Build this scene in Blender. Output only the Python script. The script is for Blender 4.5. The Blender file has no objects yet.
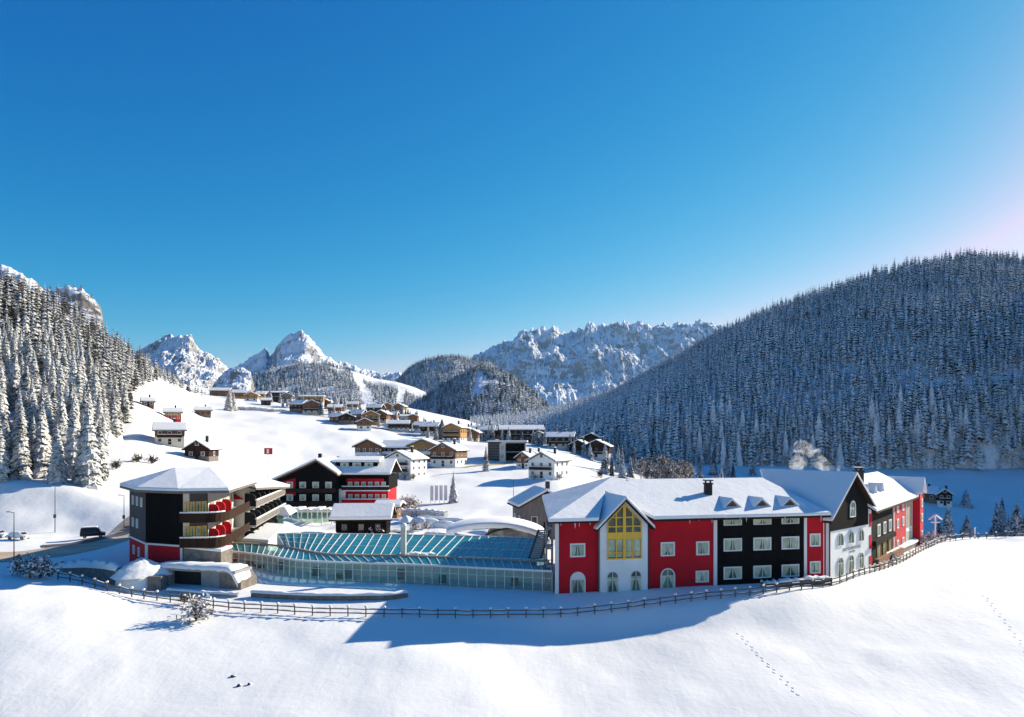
import bpy, math, random
import numpy as np
from mathutils import Vector

# ------------------------------------------------------------------ camera, sky, sun, exposure
SC = bpy.context.scene
COL = SC.collection
CAMZ, FPX, CX, HY = 20.5, 720.0, 512.0, 438.0     # eye height, focal length in pixels, picture centre, horizon row
cam_d = bpy.data.cameras.new("camera")
cam = bpy.data.objects.new("camera", cam_d); COL.objects.link(cam)
cam.location = (0, 0, CAMZ); cam.rotation_euler = (math.radians(90), 0, 0)
cam_d.sensor_width = 36.0; cam_d.lens = 36.0 * FPX / 1024.0
cam_d.shift_y = (HY - 358.5) / 1024.0
cam_d.clip_start = 0.5; cam_d.clip_end = 30000
SC.camera = cam

SUN_AZ, SUN_EL = math.radians(57), math.radians(23.5)   # to the right of the view, behind the hotel
w = bpy.data.worlds.new("World"); SC.world = w; w.use_nodes = True
nt = w.node_tree; nt.nodes.clear()
sky = nt.nodes.new("ShaderNodeTexSky"); sky.sky_type = 'NISHITA'; sky.sun_disc = False
sky.sun_elevation = SUN_EL; sky.sun_rotation = SUN_AZ
sky.altitude = 1600; sky.air_density = 1.0; sky.dust_density = 0.7; sky.ozone_density = 2.2
# clear-winter-day grading of the sky's own colour: deeper blue overhead, paler towards the horizon and the sun
sp = nt.nodes.new("ShaderNodeSeparateColor"); cb = nt.nodes.new("ShaderNodeCombineColor")
nt.links.new(sky.outputs[0], sp.inputs[0])
def sky_channel(k, gam, gain, top):
    src = sp.outputs[k]
    for op, v in (('MULTIPLY', .05), ('POWER', gam), ('MULTIPLY', gain*10), ('MINIMUM', top*10)):
        q = nt.nodes.new("ShaderNodeMath"); q.operation = op; nt.links.new(src, q.inputs[0]); q.inputs[1].default_value = v; src = q.outputs[0]
    nt.links.new(src, cb.inputs[k])
sky_channel(0, 4.0, 330, .41); sky_channel(1, 1.22, 1.90, .54); sky_channel(2, .62, .875, .58)
bg = nt.nodes.new("ShaderNodeBackground"); bg.inputs['Strength'].default_value = 0.10
wo = nt.nodes.new("ShaderNodeOutputWorld")
nt.links.new(cb.outputs[0], bg.inputs[0]); nt.links.new(bg.outputs[0], wo.inputs[0])
sun_d = bpy.data.lights.new("sun", 'SUN'); sun_d.energy = 4.6; sun_d.angle = math.radians(0.5); sun_d.color = (1, .905, .73)
sun = bpy.data.objects.new("sun", sun_d); COL.objects.link(sun)
S = Vector((math.sin(SUN_AZ)*math.cos(SUN_EL), math.cos(SUN_AZ)*math.cos(SUN_EL), math.sin(SUN_EL)))
sun.rotation_euler = (-S).to_track_quat('-Z', 'Y').to_euler(); sun.location = S*300
vs = SC.view_settings; vs.view_transform = 'Standard'; vs.look = 'None'; vs.gamma = 1.0; vs.use_curve_mapping = False
vs.exposure = 0.87
SC.cycles.max_bounces = 6; SC.cycles.diffuse_bounces = 3; SC.cycles.transparent_max_bounces = 12
SC.cycles.volume_bounces = 1

HAZE = 0.000018
R = random.Random(7)
NR = np.random.default_rng(11)

# ------------------------------------------------------------------ helpers
def wx(px, d): return (px - CX) / FPX * d
def zy(y, d): return CAMZ - (y - HY) * d / FPX

def new_mat(name):
    m = bpy.data.materials.new(name); m.use_nodes = True
    n = m.node_tree; b = n.nodes['Principled BSDF']
    return m, n, b
def pos_noise(n, scale, detail=4, rough=.55, dist=0.0, src=None, stretch=None):
    g = n.nodes.new("ShaderNodeNewGeometry") if src is None else None
    out = g.outputs['Position'] if g else src
    if stretch:
        mp = n.nodes.new("ShaderNodeMapping"); mp.inputs['Scale'].default_value = stretch
        n.links.new(out, mp.inputs['Vector']); out = mp.outputs[0]
    t = n.nodes.new("ShaderNodeTexNoise"); t.inputs['Scale'].default_value = scale
    t.inputs['Detail'].default_value = detail; t.inputs['Roughness'].default_value = rough; t.inputs['Distortion'].default_value = dist
    n.links.new(out, t.inputs['Vector'])
    return t
def ramp(n, src, stops):
    r = n.nodes.new("ShaderNodeValToRGB"); e = r.color_ramp.elements
    while len(e) < len(stops): e.new(.5)
    for k, (p, c) in enumerate(stops):
        e[k].position = p; e[k].color = (*c, 1) if len(c) == 3 else c
    n.links.new(src, r.inputs[0]); return r
def bump(n, b, src, strength, dist):
    bp = n.nodes.new("ShaderNodeBump"); bp.inputs['Strength'].default_value = strength; bp.inputs['Distance'].default_value = dist
    n.links.new(src, bp.inputs['Height']); n.links.new(bp.outputs[0], b.inputs['Normal']); return bp
def mottled(name, c, rough=.8, scale=.6, var=.18, bmp=.3, bd=.03, stretch=None, spec=.3):
    m, n, b = new_mat(name)
    t = pos_noise(n, scale, 6, .6, stretch=stretch)
    lo = tuple(max(0, v*(1-var)) for v in c); hi = tuple(min(1, v*(1+var)) for v in c)
    r = ramp(n, t.outputs[0], [(.3, lo), (.7, hi)])
    n.links.new(r.outputs[0], b.inputs['Base Color'])
    b.inputs['Roughness'].default_value = rough; b.inputs['Specular IOR Level'].default_value = spec
    if bmp:
        t2 = pos_noise(n, scale*9, 5, .6, stretch=stretch); bump(n, b, t2.outputs[0], bmp, bd)
    return m

M = {}
def snow_material(name, c=(.86, .87, .89), waves=False, bd=.11):
    m, n, b = new_mat(name)
    t1 = pos_noise(n, .09, 6, .55); t2 = pos_noise(n, 1.1, 6, .62)
    r = ramp(n, t1.outputs[0], [(.3, tuple(v*.955 for v in c)), (.7, c)])
    n.links.new(r.outputs[0], b.inputs['Base Color'])
    b.inputs['Roughness'].default_value = .75; b.inputs['Specular IOR Level'].default_value = .25
    ad = n.nodes.new("ShaderNodeMath"); ad.operation = 'MULTIPLY_ADD'
    n.links.new(t1.outputs[0], ad.inputs[0]); ad.inputs[1].default_value = 3.0; n.links.new(t2.outputs[0], ad.inputs[2])
    src = ad.outputs[0]
    if waves:     # faint drift and piste corduroy running down the meadow
        t3 = pos_noise(n, .5, 3, .5, .4, stretch=(1.3, .16, 1)); 
        ad2 = n.nodes.new("ShaderNodeMath"); ad2.operation = 'MULTIPLY_ADD'
        n.links.new(t3.outputs[0], ad2.inputs[0]); ad2.inputs[1].default_value = .75; n.links.new(src, ad2.inputs[2]); src = ad2.outputs[0]
    bump(n, b, src, .42, bd)
    return m
M['snow'] = snow_material("snow_field", (.885, .875, .85), waves=True)
M['rsnow'] = snow_material("roof_snow", (.885, .878, .86), bd=.17)
M['red'] = mottled("red_plaster", (.52, .005, .016), .85, .22, .22, .15, .01)
M['white'] = mottled("white_plaster", (.82, .82, .80), .85, .25, .10, .15, .01)
M['cream'] = mottled("cream_plaster", (.66, .61, .52), .85, .4, .08)
M['trim'] = mottled("white_paint", (.78, .77, .74), .5, .6, .05, 0)
M['black'] = mottled("black_stained_timber", (.0075, .0065, .0065), .8, .8, .35, .5, .03, stretch=(2.5, 2.5, .12), spec=.06)
M['dkgrey'] = mottled("dark_grey_plaster", (.085, .072, .072), .85, .5, .15)
M['brown'] = mottled("brown_timber", (.19, .085, .038), .7, .9, .35, .4, .02, stretch=(2, 2, .3))
M['dbrown'] = mottled("dark_brown_timber", (.038, .019, .012), .8, .9, .35, .4, .02, stretch=(2, 2, .3), spec=.1)
M['ochre'] = mottled("ochre_timber", (.40, .22, .07), .7, .9, .25, .4, .02)
M['weather'] = mottled("weathered_grey_timber", (.17, .15, .135), .8, 1.2, .3, .4, .02, stretch=(3, 3, .4))
M['rail'] = mottled("fence_timber", (.10, .078, .06), .8, 2, .35, .3, .02)
M['yellow'] = mottled("yellow_window_frame", (.90, .50, .06), .5, 1, .08, 0)
M['stone'] = mottled("stone_masonry", (.20, .175, .15), .9, 1.5, .35, .7, .06)
M['concrete'] = mottled("concrete", (.34, .33, .32), .85, .8, .15, .3, .02)
M['asphalt'] = mottled("wet_asphalt", (.07, .075, .085), .45, .4, .3, .3, .02)
M['slush'] = mottled("gritted_slush", (.52, .40, .29), .7, .22, .35, .4, .05, stretch=(.35, 1.2, 1))
M['metal'] = mottled("dark_metal", (.05, .05, .055), .45, 2, .15, 0)
M['steel'] = mottled("galvanised_steel", (.30, .31, .32), .4, 2, .1, 0)
M['chimney'] = mottled("soot_and_doorway_shade", (.03, .025, .025), .8, 2, .3, .3, .02)  # chimney soot; also the painted shade filling the garage doorway
M['redseat'] = mottled("red_fabric", (.52, .008, .02), .8, 2, .1, 0)
M['blkseat'] = mottled("black_fabric", (.012, .012, .016), .8, 2, .2, 0)
M['curtain'] = mottled("pale_curtain", (.86, .84, .70), .9, 3, .08, .3, .02)
M['interior'] = mottled("dim_room", (.24, .25, .22), .9, .7, .6, 0)  # unlit depth of rooms and passage put into the colour of flat backings
M['tan'] = mottled("tan_gutter", (.36, .30, .22), .7, 1, .2, .2, .02)
M['russet'] = mottled("russet_twigs", (.24, .10, .045), .9, 2, .4, .3, .03)
M['twig'] = mottled("bare_twigs", (.12, .09, .07), .9, 2, .3, 0)
M['bark'] = mottled("bark", (.07, .05, .038), .9, 2, .3, .4, .03)
M['text'] = mottled("grey_lettering", (.36, .34, .33), .6, 2, .05, 0)
M['flag'] = mottled("red_flag", (.55, .03, .04), .8, 2, .08, 0)
M['carwhite'] = mottled("white_car_paint", (.72, .72, .72), .25, 2, .03, 0, spec=.6)
M['cardark'] = mottled("dark_car_paint", (.012, .012, .014), .22, 2, .05, 0, spec=.6)
M['tyre'] = mottled("tyre_rubber", (.02, .02, .02), .9, 3, .2, 0)
M['lampred'] = mottled("tail_lamp_red", (.45, .02, .02), .3, 3, .05, 0)
M['lampclear'] = mottled("headlamp_glass", (.6, .6, .6), .15, 3, .05, 0)
def glass(name, tint, trans, rough=.05, body=None):
    m = bpy.data.materials.new(name); m.use_nodes = True; n = m.node_tree; n.nodes.clear()
    o = n.nodes.new("ShaderNodeOutputMaterial")
    tr = n.nodes.new("ShaderNodeBsdfTransparent"); tr.inputs[0].default_value = (*tint, 1)
    pb = n.nodes.new("ShaderNodeBsdfPrincipled"); pb.inputs['Base Color'].default_value = (*(body or (.02, .03, .03)), 1)
    pb.inputs['Roughness'].default_value = rough
    t = pos_noise(n, .5, 5, .6)
    r = ramp(n, t.outputs[0], [(.3, (max(0, trans-.12),)*3), (.7, (min(1, trans+.12),)*3)])
    mx = n.nodes.new("ShaderNodeMixShader")
    n.links.new(r.outputs[0], mx.inputs[0]); n.links.new(pb.outputs[0], mx.inputs[1]); n.links.new(tr.outputs[0], mx.inputs[2])
    n.links.new(mx.outputs[0], o.inputs[0]); return m
M['pane'] = glass("window_glass", (.95, .98, .94), .88)
M['farpane'] = mottled("dark_window_glass", (.035, .04, .05), .12, 1, .3, 0, spec=.6)
M['roofglass'] = glass("teal_roof_glass", (.55, .90, .94), .40, .07, (.03, .31, .38))
M['wallglass'] = glass("green_wall_glass", (.85, .98, .90), .66, .06, (.26, .38, .33))
M['greenglass'] = glass("green_canopy_glass", (.3, .7, .55), .35, .1, (.02, .12, .08))

def tree_material(name, needle, snow_c, amount, scale):
    m, n, b = new_mat(name)
    g = n.nodes.new("ShaderNodeNewGeometry")
    t = pos_noise(n, scale, 4, .65); t2 = pos_noise(n, scale*.13, 3, .6)
    at = n.nodes.new("ShaderNodeAttribute"); at.attribute_name = "tone"
    oi = n.nodes.new("ShaderNodeObjectInfo")
    sm = n.nodes.new("ShaderNodeMath"); sm.operation = 'MULTIPLY_ADD'
    n.links.new(t2.outputs[0], sm.inputs[0]); sm.inputs[1].default_value = .55; n.links.new(t.outputs[0], sm.inputs[2])
    s2 = n.nodes.new("ShaderNodeMath"); s2.operation = 'MULTIPLY_ADD'
    n.links.new(at.outputs['Fac'], s2.inputs[0]); s2.inputs[1].default_value = .28; n.links.new(sm.outputs[0], s2.inputs[2])
    s3 = n.nodes.new("ShaderNodeMath"); s3.operation = 'MULTIPLY_ADD'
    n.links.new(oi.outputs['Random'], s3.inputs[0]); s3.inputs[1].default_value = .10; n.links.new(s2.outputs[0], s3.inputs[2])
    c = .95 - amount*.42
    r = ramp(n, s3.outputs[0], [(c-.09, (0, 0, 0)), (c+.09, (1, 1, 1))])
    inv = n.nodes.new("ShaderNodeMath"); inv.operation = 'SUBTRACT'; inv.inputs[0].default_value = 1; n.links.new(g.outputs['Backfacing'], inv.inputs[1])
    fm = n.nodes.new("ShaderNodeMath"); fm.operation = 'MULTIPLY'; n.links.new(r.outputs[0], fm.inputs[0]); n.links.new(inv.outputs[0], fm.inputs[1])
    mix = n.nodes.new("ShaderNodeMix"); mix.data_type = 'RGBA'
    nc = ramp(n, t2.outputs[0], [(.35, tuple(v*.7 for v in needle)), (.65, tuple(v*1.4 for v in needle))])
    n.links.new(fm.outputs[0], mix.inputs['Factor']); n.links.new(nc.outputs[0], mix.inputs['A']); mix.inputs['B'].default_value = (*snow_c, 1)
    n.links.new(mix.outputs['Result'], b.inputs['Base Color'])
    b.inputs['Roughness'].default_value = .9; b.inputs['Specular IOR Level'].default_value = .1
    return m
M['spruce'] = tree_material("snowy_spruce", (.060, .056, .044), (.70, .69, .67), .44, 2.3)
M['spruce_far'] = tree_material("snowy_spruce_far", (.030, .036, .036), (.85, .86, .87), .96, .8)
M['spruce_shade'] = tree_material("shaded_snowy_spruce", (.030, .036, .036), (.62, .65, .70), .28, 1.4)  # snowy spruce copy with shade put in: darker needles, bluer and scantier snow
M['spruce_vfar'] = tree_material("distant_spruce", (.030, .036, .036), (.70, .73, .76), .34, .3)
M['plastered'] = tree_material("snow_plastered_twigs", (.20, .15, .12), (.84, .84, .84), 1.15, 1.3)
M['birch'] = tree_material("brown_birch_twigs", (.20, .13, .09), (.80, .79, .77), .42, 1.6)
M['frost'] = tree_material("frosted_twigs", (.20, .15, .12), (.82, .82, .82), .85, 1.3)

def rock_material(name, rock, snow_lo, snow_hi, scale, warm=None):
    m, n, b = new_mat(name)
    g = n.nodes.new("ShaderNodeNewGeometry"); sp = n.nodes.new("ShaderNodeSeparateXYZ"); n.links.new(g.outputs['Normal'], sp.inputs[0])
    t = pos_noise(n, scale, 8, .68); t2 = pos_noise(n, scale*.35, 5, .6, stretch=(1, 1, 2.2))
    a = n.nodes.new("ShaderNodeMath"); a.operation = 'MULTIPLY_ADD'
    n.links.new(t.outputs[0], a.inputs[0]); a.inputs[1].default_value = 1.5; n.links.new(sp.outputs['Z'], a.inputs[2])
    f = ramp(n, a.outputs[0], [(min(.98, snow_lo), (0, 0, 0)), (min(1, snow_hi), (1, 1, 1))])
    sc = n.nodes.new("ShaderNodeMath"); sc.operation = 'MULTIPLY'; n.links.new(a.outputs[0], sc.inputs[0]); sc.inputs[1].default_value = .5
    n.links.new(sc.outputs[0], f.inputs[0])
    rc = ramp(n, t2.outputs[0], [(.3, tuple(v*.6 for v in rock)), (.52, rock), (.72, warm or tuple(min(1, v*1.4) for v in rock))])
    mix = n.nodes.new("ShaderNodeMix"); mix.data_type = 'RGBA'
    n.links.new(f.outputs[0], mix.inputs['Factor']); n.links.new(rc.outputs[0], mix.inputs['A']); mix.inputs['B'].default_value = (.84, .85, .88, 1)
    n.links.new(mix.outputs['Result'], b.inputs['Base Color']); b.inputs['Roughness'].default_value = .9; b.inputs['Specular IOR Level'].default_value = .1
    bump(n, b, t.outputs[0], .8, 1.2/scale*.25)
    return m
M['rock'] = rock_material("dolomite_rock", (.30, .255, .225), .66, .73, .03, (.46, .34, .25))
M['rockfar'] = rock_material("snowy_dolomite", (.34, .32, .31), .63, .71, .0105, (.40, .34, .27))
M['woodfloor'] = rock_material("snowy_forest_floor", (.10, .09, .08), .30, .5, .05)
M['darkfloor'] = rock_material("dark_forest_floor", (.07, .07, .07), .62, .8, .012)

class MB:
    """collects faces and links them as ONE mesh object"""
    def __init__(s): s.v = []; s.f = []
    def poly(s, pts):
        k = len(s.v); s.v += [tuple(p) for p in pts]; s.f.append(tuple(range(k, k+len(pts)))); return s
    def prism(s, bottom, top):
        k = len(s.v); n = len(bottom); s.v += [tuple(p) for p in bottom] + [tuple(p) for p in top]
        s.f.append(tuple(range(k+n-1, k-1, -1))); s.f.append(tuple(range(k+n, k+2*n)))
        for i in range(n):
            j = (i+1) % n; s.f.append((k+i, k+j, k+n+j, k+n+i))
        return s
    def box(s, x0, x1, y0, y1, z0, z1):
        return s.prism([(x0, y0, z0), (x1, y0, z0), (x1, y1, z0), (x0, y1, z0)], [(x0, y0, z1), (x1, y0, z1), (x1, y1, z1), (x0, y1, z1)])
    def bar(s, a, b, w=.08, h=None):
        a = Vector(a); b = Vector(b); h = h or w; d = (b-a)
        if d.length < 1e-6: return s
        d.normalize(); up = Vector((0, 0, 1)) if abs(d.z) < .95 else Vector((0, 1, 0))
        x = d.cross(up).normalized(); y = x.cross(d).normalized()
        c = [x*(-w/2)+y*(-h/2), x*(w/2)+y*(-h/2), x*(w/2)+y*(h/2), x*(-w/2)+y*(h/2)]
        return s.prism([a+q for q in c], [b+q for q in c])
    def tube(s, pts, rads, n=7, cap=True):
        k = len(s.v); pts = [Vector(p) for p in pts]
        for i, p in enumerate(pts):
            d = (pts[min(i+1, len(pts)-1)] - pts[max(i-1, 0)]).normalized()
            up = Vector((0, 0, 1)) if abs(d.z) < .9 else Vector((1, 0, 0))
            x = d.cross(up).normalized(); y = x.cross(d)
            for j in range(n):
                a = 2*math.pi*j/n; s.v.append(tuple(p + (x*math.cos(a)+y*math.sin(a))*rads[i]))
        for i in range(len(pts)-1):
            for j in range(n):
                s.f.append((k+i*n+j, k+i*n+(j+1) % n, k+(i+1)*n+(j+1) % n, k+(i+1)*n+j))
        if cap:
            s.f.append(tuple(range(k+n-1, k-1, -1))); e = k+(len(pts)-1)*n; s.f.append(tuple(range(e, e+n)))
        return s
    def slab(s, top, t):
        return s.prism([(p[0], p[1], p[2]-t) for p in top], top)
    def blanket(s, polys, t):
        key = {}; top = []
        def vid(p):
            k = tuple(round(q, 3) for q in p)
            if k not in key: key[k] = len(top); top.append(tuple(p))
            return key[k]
        F = [[vid(p) for p in q] for q in polys]; k = len(s.v); n = len(top)
        s.v += top + [(x, y, z-t) for x, y, z in top]; cnt = {}
        for f in F:
            for a, b in zip(f, f[1:]+f[:1]): cnt[(a, b)] = 1
        for f in F: s.f.append(tuple(k+a for a in f)); s.f.append(tuple(k+n+a for a in f[::-1]))
        for a, b in cnt:
            if (b, a) not in cnt: s.f.append((k+b, k+a, k+n+a, k+n+b))
        return s
    def blob(s, c, r, seed=0, seg=10, rng=6, rough=.25):
        q = random.Random(seed); k = len(s.v); cx, cy, cz = c; rx, ry, rz = r
        for i in range(rng+1):
            th = math.pi*i/rng
            for j in range(seg):
                ph = 2*math.pi*j/seg; f = 1+q.uniform(-rough, rough)*(0 < i < rng)
                s.v.append((cx+rx*f*math.sin(th)*math.cos(ph), cy+ry*f*math.sin(th)*math.sin(ph), cz+rz*f*math.cos(th)))
        for i in range(rng):
            for j in range(seg):
                s.f.append((k+i*seg+j, k+(i+1)*seg+j, k+(i+1)*seg+(j+1) % seg, k+i*seg+(j+1) % seg))
        return s
    def mesh(s, name, m, smooth=False):
        me = bpy.data.meshes.new(name); me.from_pydata(s.v, [], s.f)
        if m is not None: me.materials.append(M[m] if isinstance(m, str) else m)
        if smooth: me.polygons.foreach_set("use_smooth", [True]*len(me.polygons))
        me.update(); return me
    def build(s, name, m, parent=None, smooth=False, world=False):
        if world and parent is not None:       # vertices were given in world space: bring them into the thing's frame
            r = parent
            while r.parent: r = r.parent
            l = r.location; s.v = [(a-l.x, b-l.y, c-l.z) for a, b, c in s.v]
        o = bpy.data.objects.new(name, s.mesh(name, m, smooth)); COL.objects.link(o)
        if m == 'rsnow' and not smooth:
            bv = o.modifiers.new("soft_edge", 'BEVEL'); bv.width = .17; bv.segments = 3; bv.limit_method = 'ANGLE'; bv.angle_limit = math.radians(35); bv.use_clamp_overlap = True; bv.harden_normals = False
        if parent is not None: o.parent = parent
        return o
def np_mesh(name, V, F, m, smooth=True, attrs=None):
    me = bpy.data.meshes.new(name); V = np.asarray(V, np.float32); F = np.asarray(F, np.int32)
    n, k = F.shape
    me.vertices.add(len(V)); me.vertices.foreach_set("co", V.ravel())
    me.loops.add(n*k); me.loops.foreach_set("vertex_index", F.ravel())
    me.polygons.add(n); me.polygons.foreach_set("loop_start", np.arange(0, n*k, k, dtype=np.int32))
    me.polygons.foreach_set("use_smooth", np.full(n, smooth))
    for an, av in (attrs or {}).items():
        a = me.attributes.new(an, 'FLOAT', 'POINT'); a.data.foreach_set("value", np.asarray(av, np.float32))
    me.materials.append(M[m] if isinstance(m, str) else m); me.update(calc_edges=True); me.validate()
    return me
def tag(o, label=None, cat=None, group=None, kind=None):
    if label: o["label"] = label
    if cat: o["category"] = cat
    if group: o["group"] = group
    if kind: o["kind"] = kind
    return o
def thing(name, label, cat, loc, rz=0, group=None):
    o = bpy.data.objects.new(name, None); COL.objects.link(o); o.location = loc; o.rotation_euler = (0, 0, rz); o.empty_display_size = .5
    return tag(o, label, cat, group)

# ------------------------------------------------------------------ noise
def vnoise(x, y, seed):
    xi = np.floor(x).astype(np.int64); yi = np.floor(y).astype(np.int64); xf = x-xi; yf = y-yi
    def h(a, b):
        n = (a*374761393 + b*668265263 + seed*982451653) & 0xffffffff
        n = ((n ^ (n >> 13)) * 1274126177) & 0xffffffff
        return ((n ^ (n >> 16)) & 0xffff)/65535.0
    u = xf*xf*(3-2*xf); v = yf*yf*(3-2*yf)
    return (h(xi, yi)*(1-u)+h(xi+1, yi)*u)*(1-v) + (h(xi, yi+1)*(1-u)+h(xi+1, yi+1)*u)*v
def fbm(x, y, seed, octv=5, gain=.5, ridged=False):
    s = 0; a = 1; t = 0
    for k in range(octv):
        n = vnoise(x*2**k+17*k, y*2**k-9*k, seed+k)
        n = 1-abs(2*n-1) if ridged else n
        s = s+a*n; t += a; a *= gain
    return s/t

# ------------------------------------------------------------------ ground: one sheet from under the camera to beyond the hills
TAB = {
 -900: [(8,-12),(40,-8),(62,-3.7),(75,-.4),(84,1.4),(92,2.4),(98,2.2),(106,.6),(148,.3),(162,6),(175,10),(260,16),(3000,20)],
 -150: [(8,-12),(40,-8),(62,-3.7),(75,-.4),(84,1.4),(92,2.4),(98,2.2),(106,.6),(148,.3),(162,6),(175,10),(260,18),(3000,24)],
 0:    [(8,-12),(40,-8),(62,-3.7),(75,-.5),(84,1.2),(92,2.1),(98,1.9),(106,.5),(112,.3),(148,.4),(160,6),(168,10.8),(250,20),(400,30),(3000,40)],
 70:   [(8,-12),(40,-8),(62,-3.9),(75,-1.2),(84,.4),(92,1.3),(98,1.3),(106,.4),(112,.3),(150,.4),(158,3.2),(168,9),(200,13),(300,26),(420,45),(3000,60)],
 130:  [(8,-12),(40,-8),(62,-4.0),(75,-1.8),(89,-.3),(98,0),(112,.4),(150,.5),(160,4),(200,12),(260,22),(380,51),(500,75),(700,95),(3000,105)],
 200:  [(8,-12),(40,-8),(62,-4.0),(75,-2.1),(87,-.9),(95,0),(112,.6),(150,2),(200,8),(260,15),(350,24.5),(450,37),(550,50),(700,66),(900,85),(3000,100)],
 300:  [(8,-12),(40,-8),(62,-4.0),(75,-2.2),(86,-.9),(95,0),(130,.5),(200,1),(250,6),(330,15),(450,33),(600,48),(800,62),(1000,72),(3000,90)],
 400:  [(8,-12),(40,-8),(62,-4.2),(75,-2.4),(86,-1.2),(91,-.4),(96,0),(200,.3),(230,2.5),(272,6),(330,12),(420,22),(550,38),(700,50),(900,60),(3000,80)],
 480:  [(8,-12),(40,-8),(62,-4.6),(75,-3.2),(86,-2.2),(91,-.5),(96,0),(190,.3),(230,3),(290,7.5),(330,12),(450,22),(600,30),(900,40),(3000,60)],
 560:  [(8,-12),(40,-7.6),(62,-5.6),(75,-4.2),(86,-3.0),(91,-.5),(96,0),(190,0),(230,2),(270,6),(300,8),(360,12),(420,17),(500,20),(3000,40)],
 640:  [(8,-12),(40,-7.6),(62,-5.6),(75,-4.2),(86,-3.2),(91,-.5),(95,0),(140,0),(180,-4),(250,-4),(300,-2),(340,1),(400,6),(500,15),(3000,40)],
 720:  [(8,-12),(40,-7.6),(62,-5.6),(75,-4.2),(87,-2.8),(92,-.5),(95,.1),(125,0),(150,-4),(200,-12),(260,-12),(320,-5),(370,1),(400,7),(500,18),(3000,40)],
 800:  [(8,-12),(40,-7.6),(62,-5.6),(75,-4.1),(87,-2.5),(94,-.3),(97,.2),(130,0),(150,-4),(200,-16),(260,-16),(300,-12),(350,-4),(400,7),(500,22),(3000,40)],
 860:  [(8,-12),(40,-7.6),(62,-5.5),(75,-3.9),(90,-2.2),(102,-.2),(106,.2),(146,0),(158,-2),(172,-7),(200,-17),(260,-17),(300,-13),(350,-5),(400,7),(500,25),(3000,40)],
 920:  [(8,-12),(40,-7.6),(62,-5.4),(75,-3.7),(90,-2.2),(112,-.8),(130,-.2),(148,0),(156,-1),(170,-6),(200,-17),(260,-17),(300,-13),(350,-5),(400,7),(500,25),(3000,40)],
 1024: [(8,-12),(40,-7.6),(62,-5.3),(75,-3.5),(90,-2.0),(110,-.8),(130,-.2),(148,.1),(156,-1),(170,-6),(200,-17),(260,-17),(300,-13),(350,-5),(400,7),(500,25),(3000,40)],
 2400: [(8,-12),(40,-7.6),(62,-5.3),(75,-3.5),(90,-2.0),(110,-.8),(130,-.2),(148,.1),(156,-1),(170,-6),(200,-14),(260,-14),(300,-12),(350,-5),(400,7),(500,25),(3000,40)],
}
TPX = np.concatenate([np.arange(-900, -100, 20), np.arange(-100, 1130, 5), np.arange(1130, 2401, 30)]).astype(float)
TD = np.concatenate([np.linspace(8, 60, 20)[:-1], np.arange(60, 170, 1.0), np.geomspace(170, 3000, 130)])
_keys = sorted(TAB); _z = np.array([np.interp(TD, *zip(*TAB[k])) for k in _keys])
TZ = np.array([np.interp(TPX, _keys, _z[:, j]) for j in range(len(TD))])     # rows: depth, columns: bearing
def blur(a, it):
    for _ in range(it):
        p = np.pad(a, 1, mode='edge'); a = (p[1:-1, 1:-1]*2 + p[:-2, 1:-1]+p[2:, 1:-1]+p[1:-1, :-2]+p[1:-1, 2:])/6
    return a
TZ = blur(TZ, 5)
_X = (TPX[None, :]-CX)/FPX*TD[:, None]; _Y = np.repeat(TD[:, None], len(TPX), 1)
_flat = np.clip(np.where(_Y < 118, 98-_Y, _Y-128)/15, .12, 1)                    # drifts fade out round the hotel
TZ = TZ + (fbm(_X/13, _Y/13, 15, 4)-.5)*2.0*np.clip((_Y-215)/60, 0, 1)*np.clip((900-_Y)/300, 0, 1) + ((fbm(_X/22, _Y/22, 3, 4)-.5)*1.3 + (fbm(_X/6, _Y/6, 5, 3)-.5)*(.22+.9*np.exp(-((_Y-165)/30)**2)*(np.abs(_X+10) < 48)))*_flat*np.clip(_Y/70, .4, 1.6)
def ground(x, y):
    d = max(y, 8.1); px = x/d*FPX+CX
    i = int(np.clip(np.searchsorted(TD, d)-1, 0, len(TD)-2)); j = int(np.clip(np.searchsorted(TPX, px)-1, 0, len(TPX)-2))
    a = (d-TD[i])/(TD[i+1]-TD[i]); b = (px-TPX[j])/(TPX[j+1]-TPX[j]); a = min(max(a, 0), 1); b = min(max(b, 0), 1)
    return float((TZ[i, j]*(1-b)+TZ[i, j+1]*b)*(1-a)+(TZ[i+1, j]*(1-b)+TZ[i+1, j+1]*b)*a)
def at(px, d, dz=0):
    x = wx(px, d); return Vector((x, d, ground(x, d)+dz))
def grid_faces(nr, nc):
    r = np.arange(nr-1)[:, None]*nc + np.arange(nc-1)[None, :]
    return np.stack([r, r+1, r+nc+1, r+nc], -1).reshape(-1, 4)
def link_mesh(name, me, parent=None):
    o = bpy.data.objects.new(name, me); COL.objects.link(o)
    if parent: o.parent = parent
    return o
g = link_mesh("snow_ground", np_mesh("snow_ground", np.stack([_X, _Y, TZ], -1).reshape(-1, 3), grid_faces(*TZ.shape), 'snow'))
tag(g, kind="structure")

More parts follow.
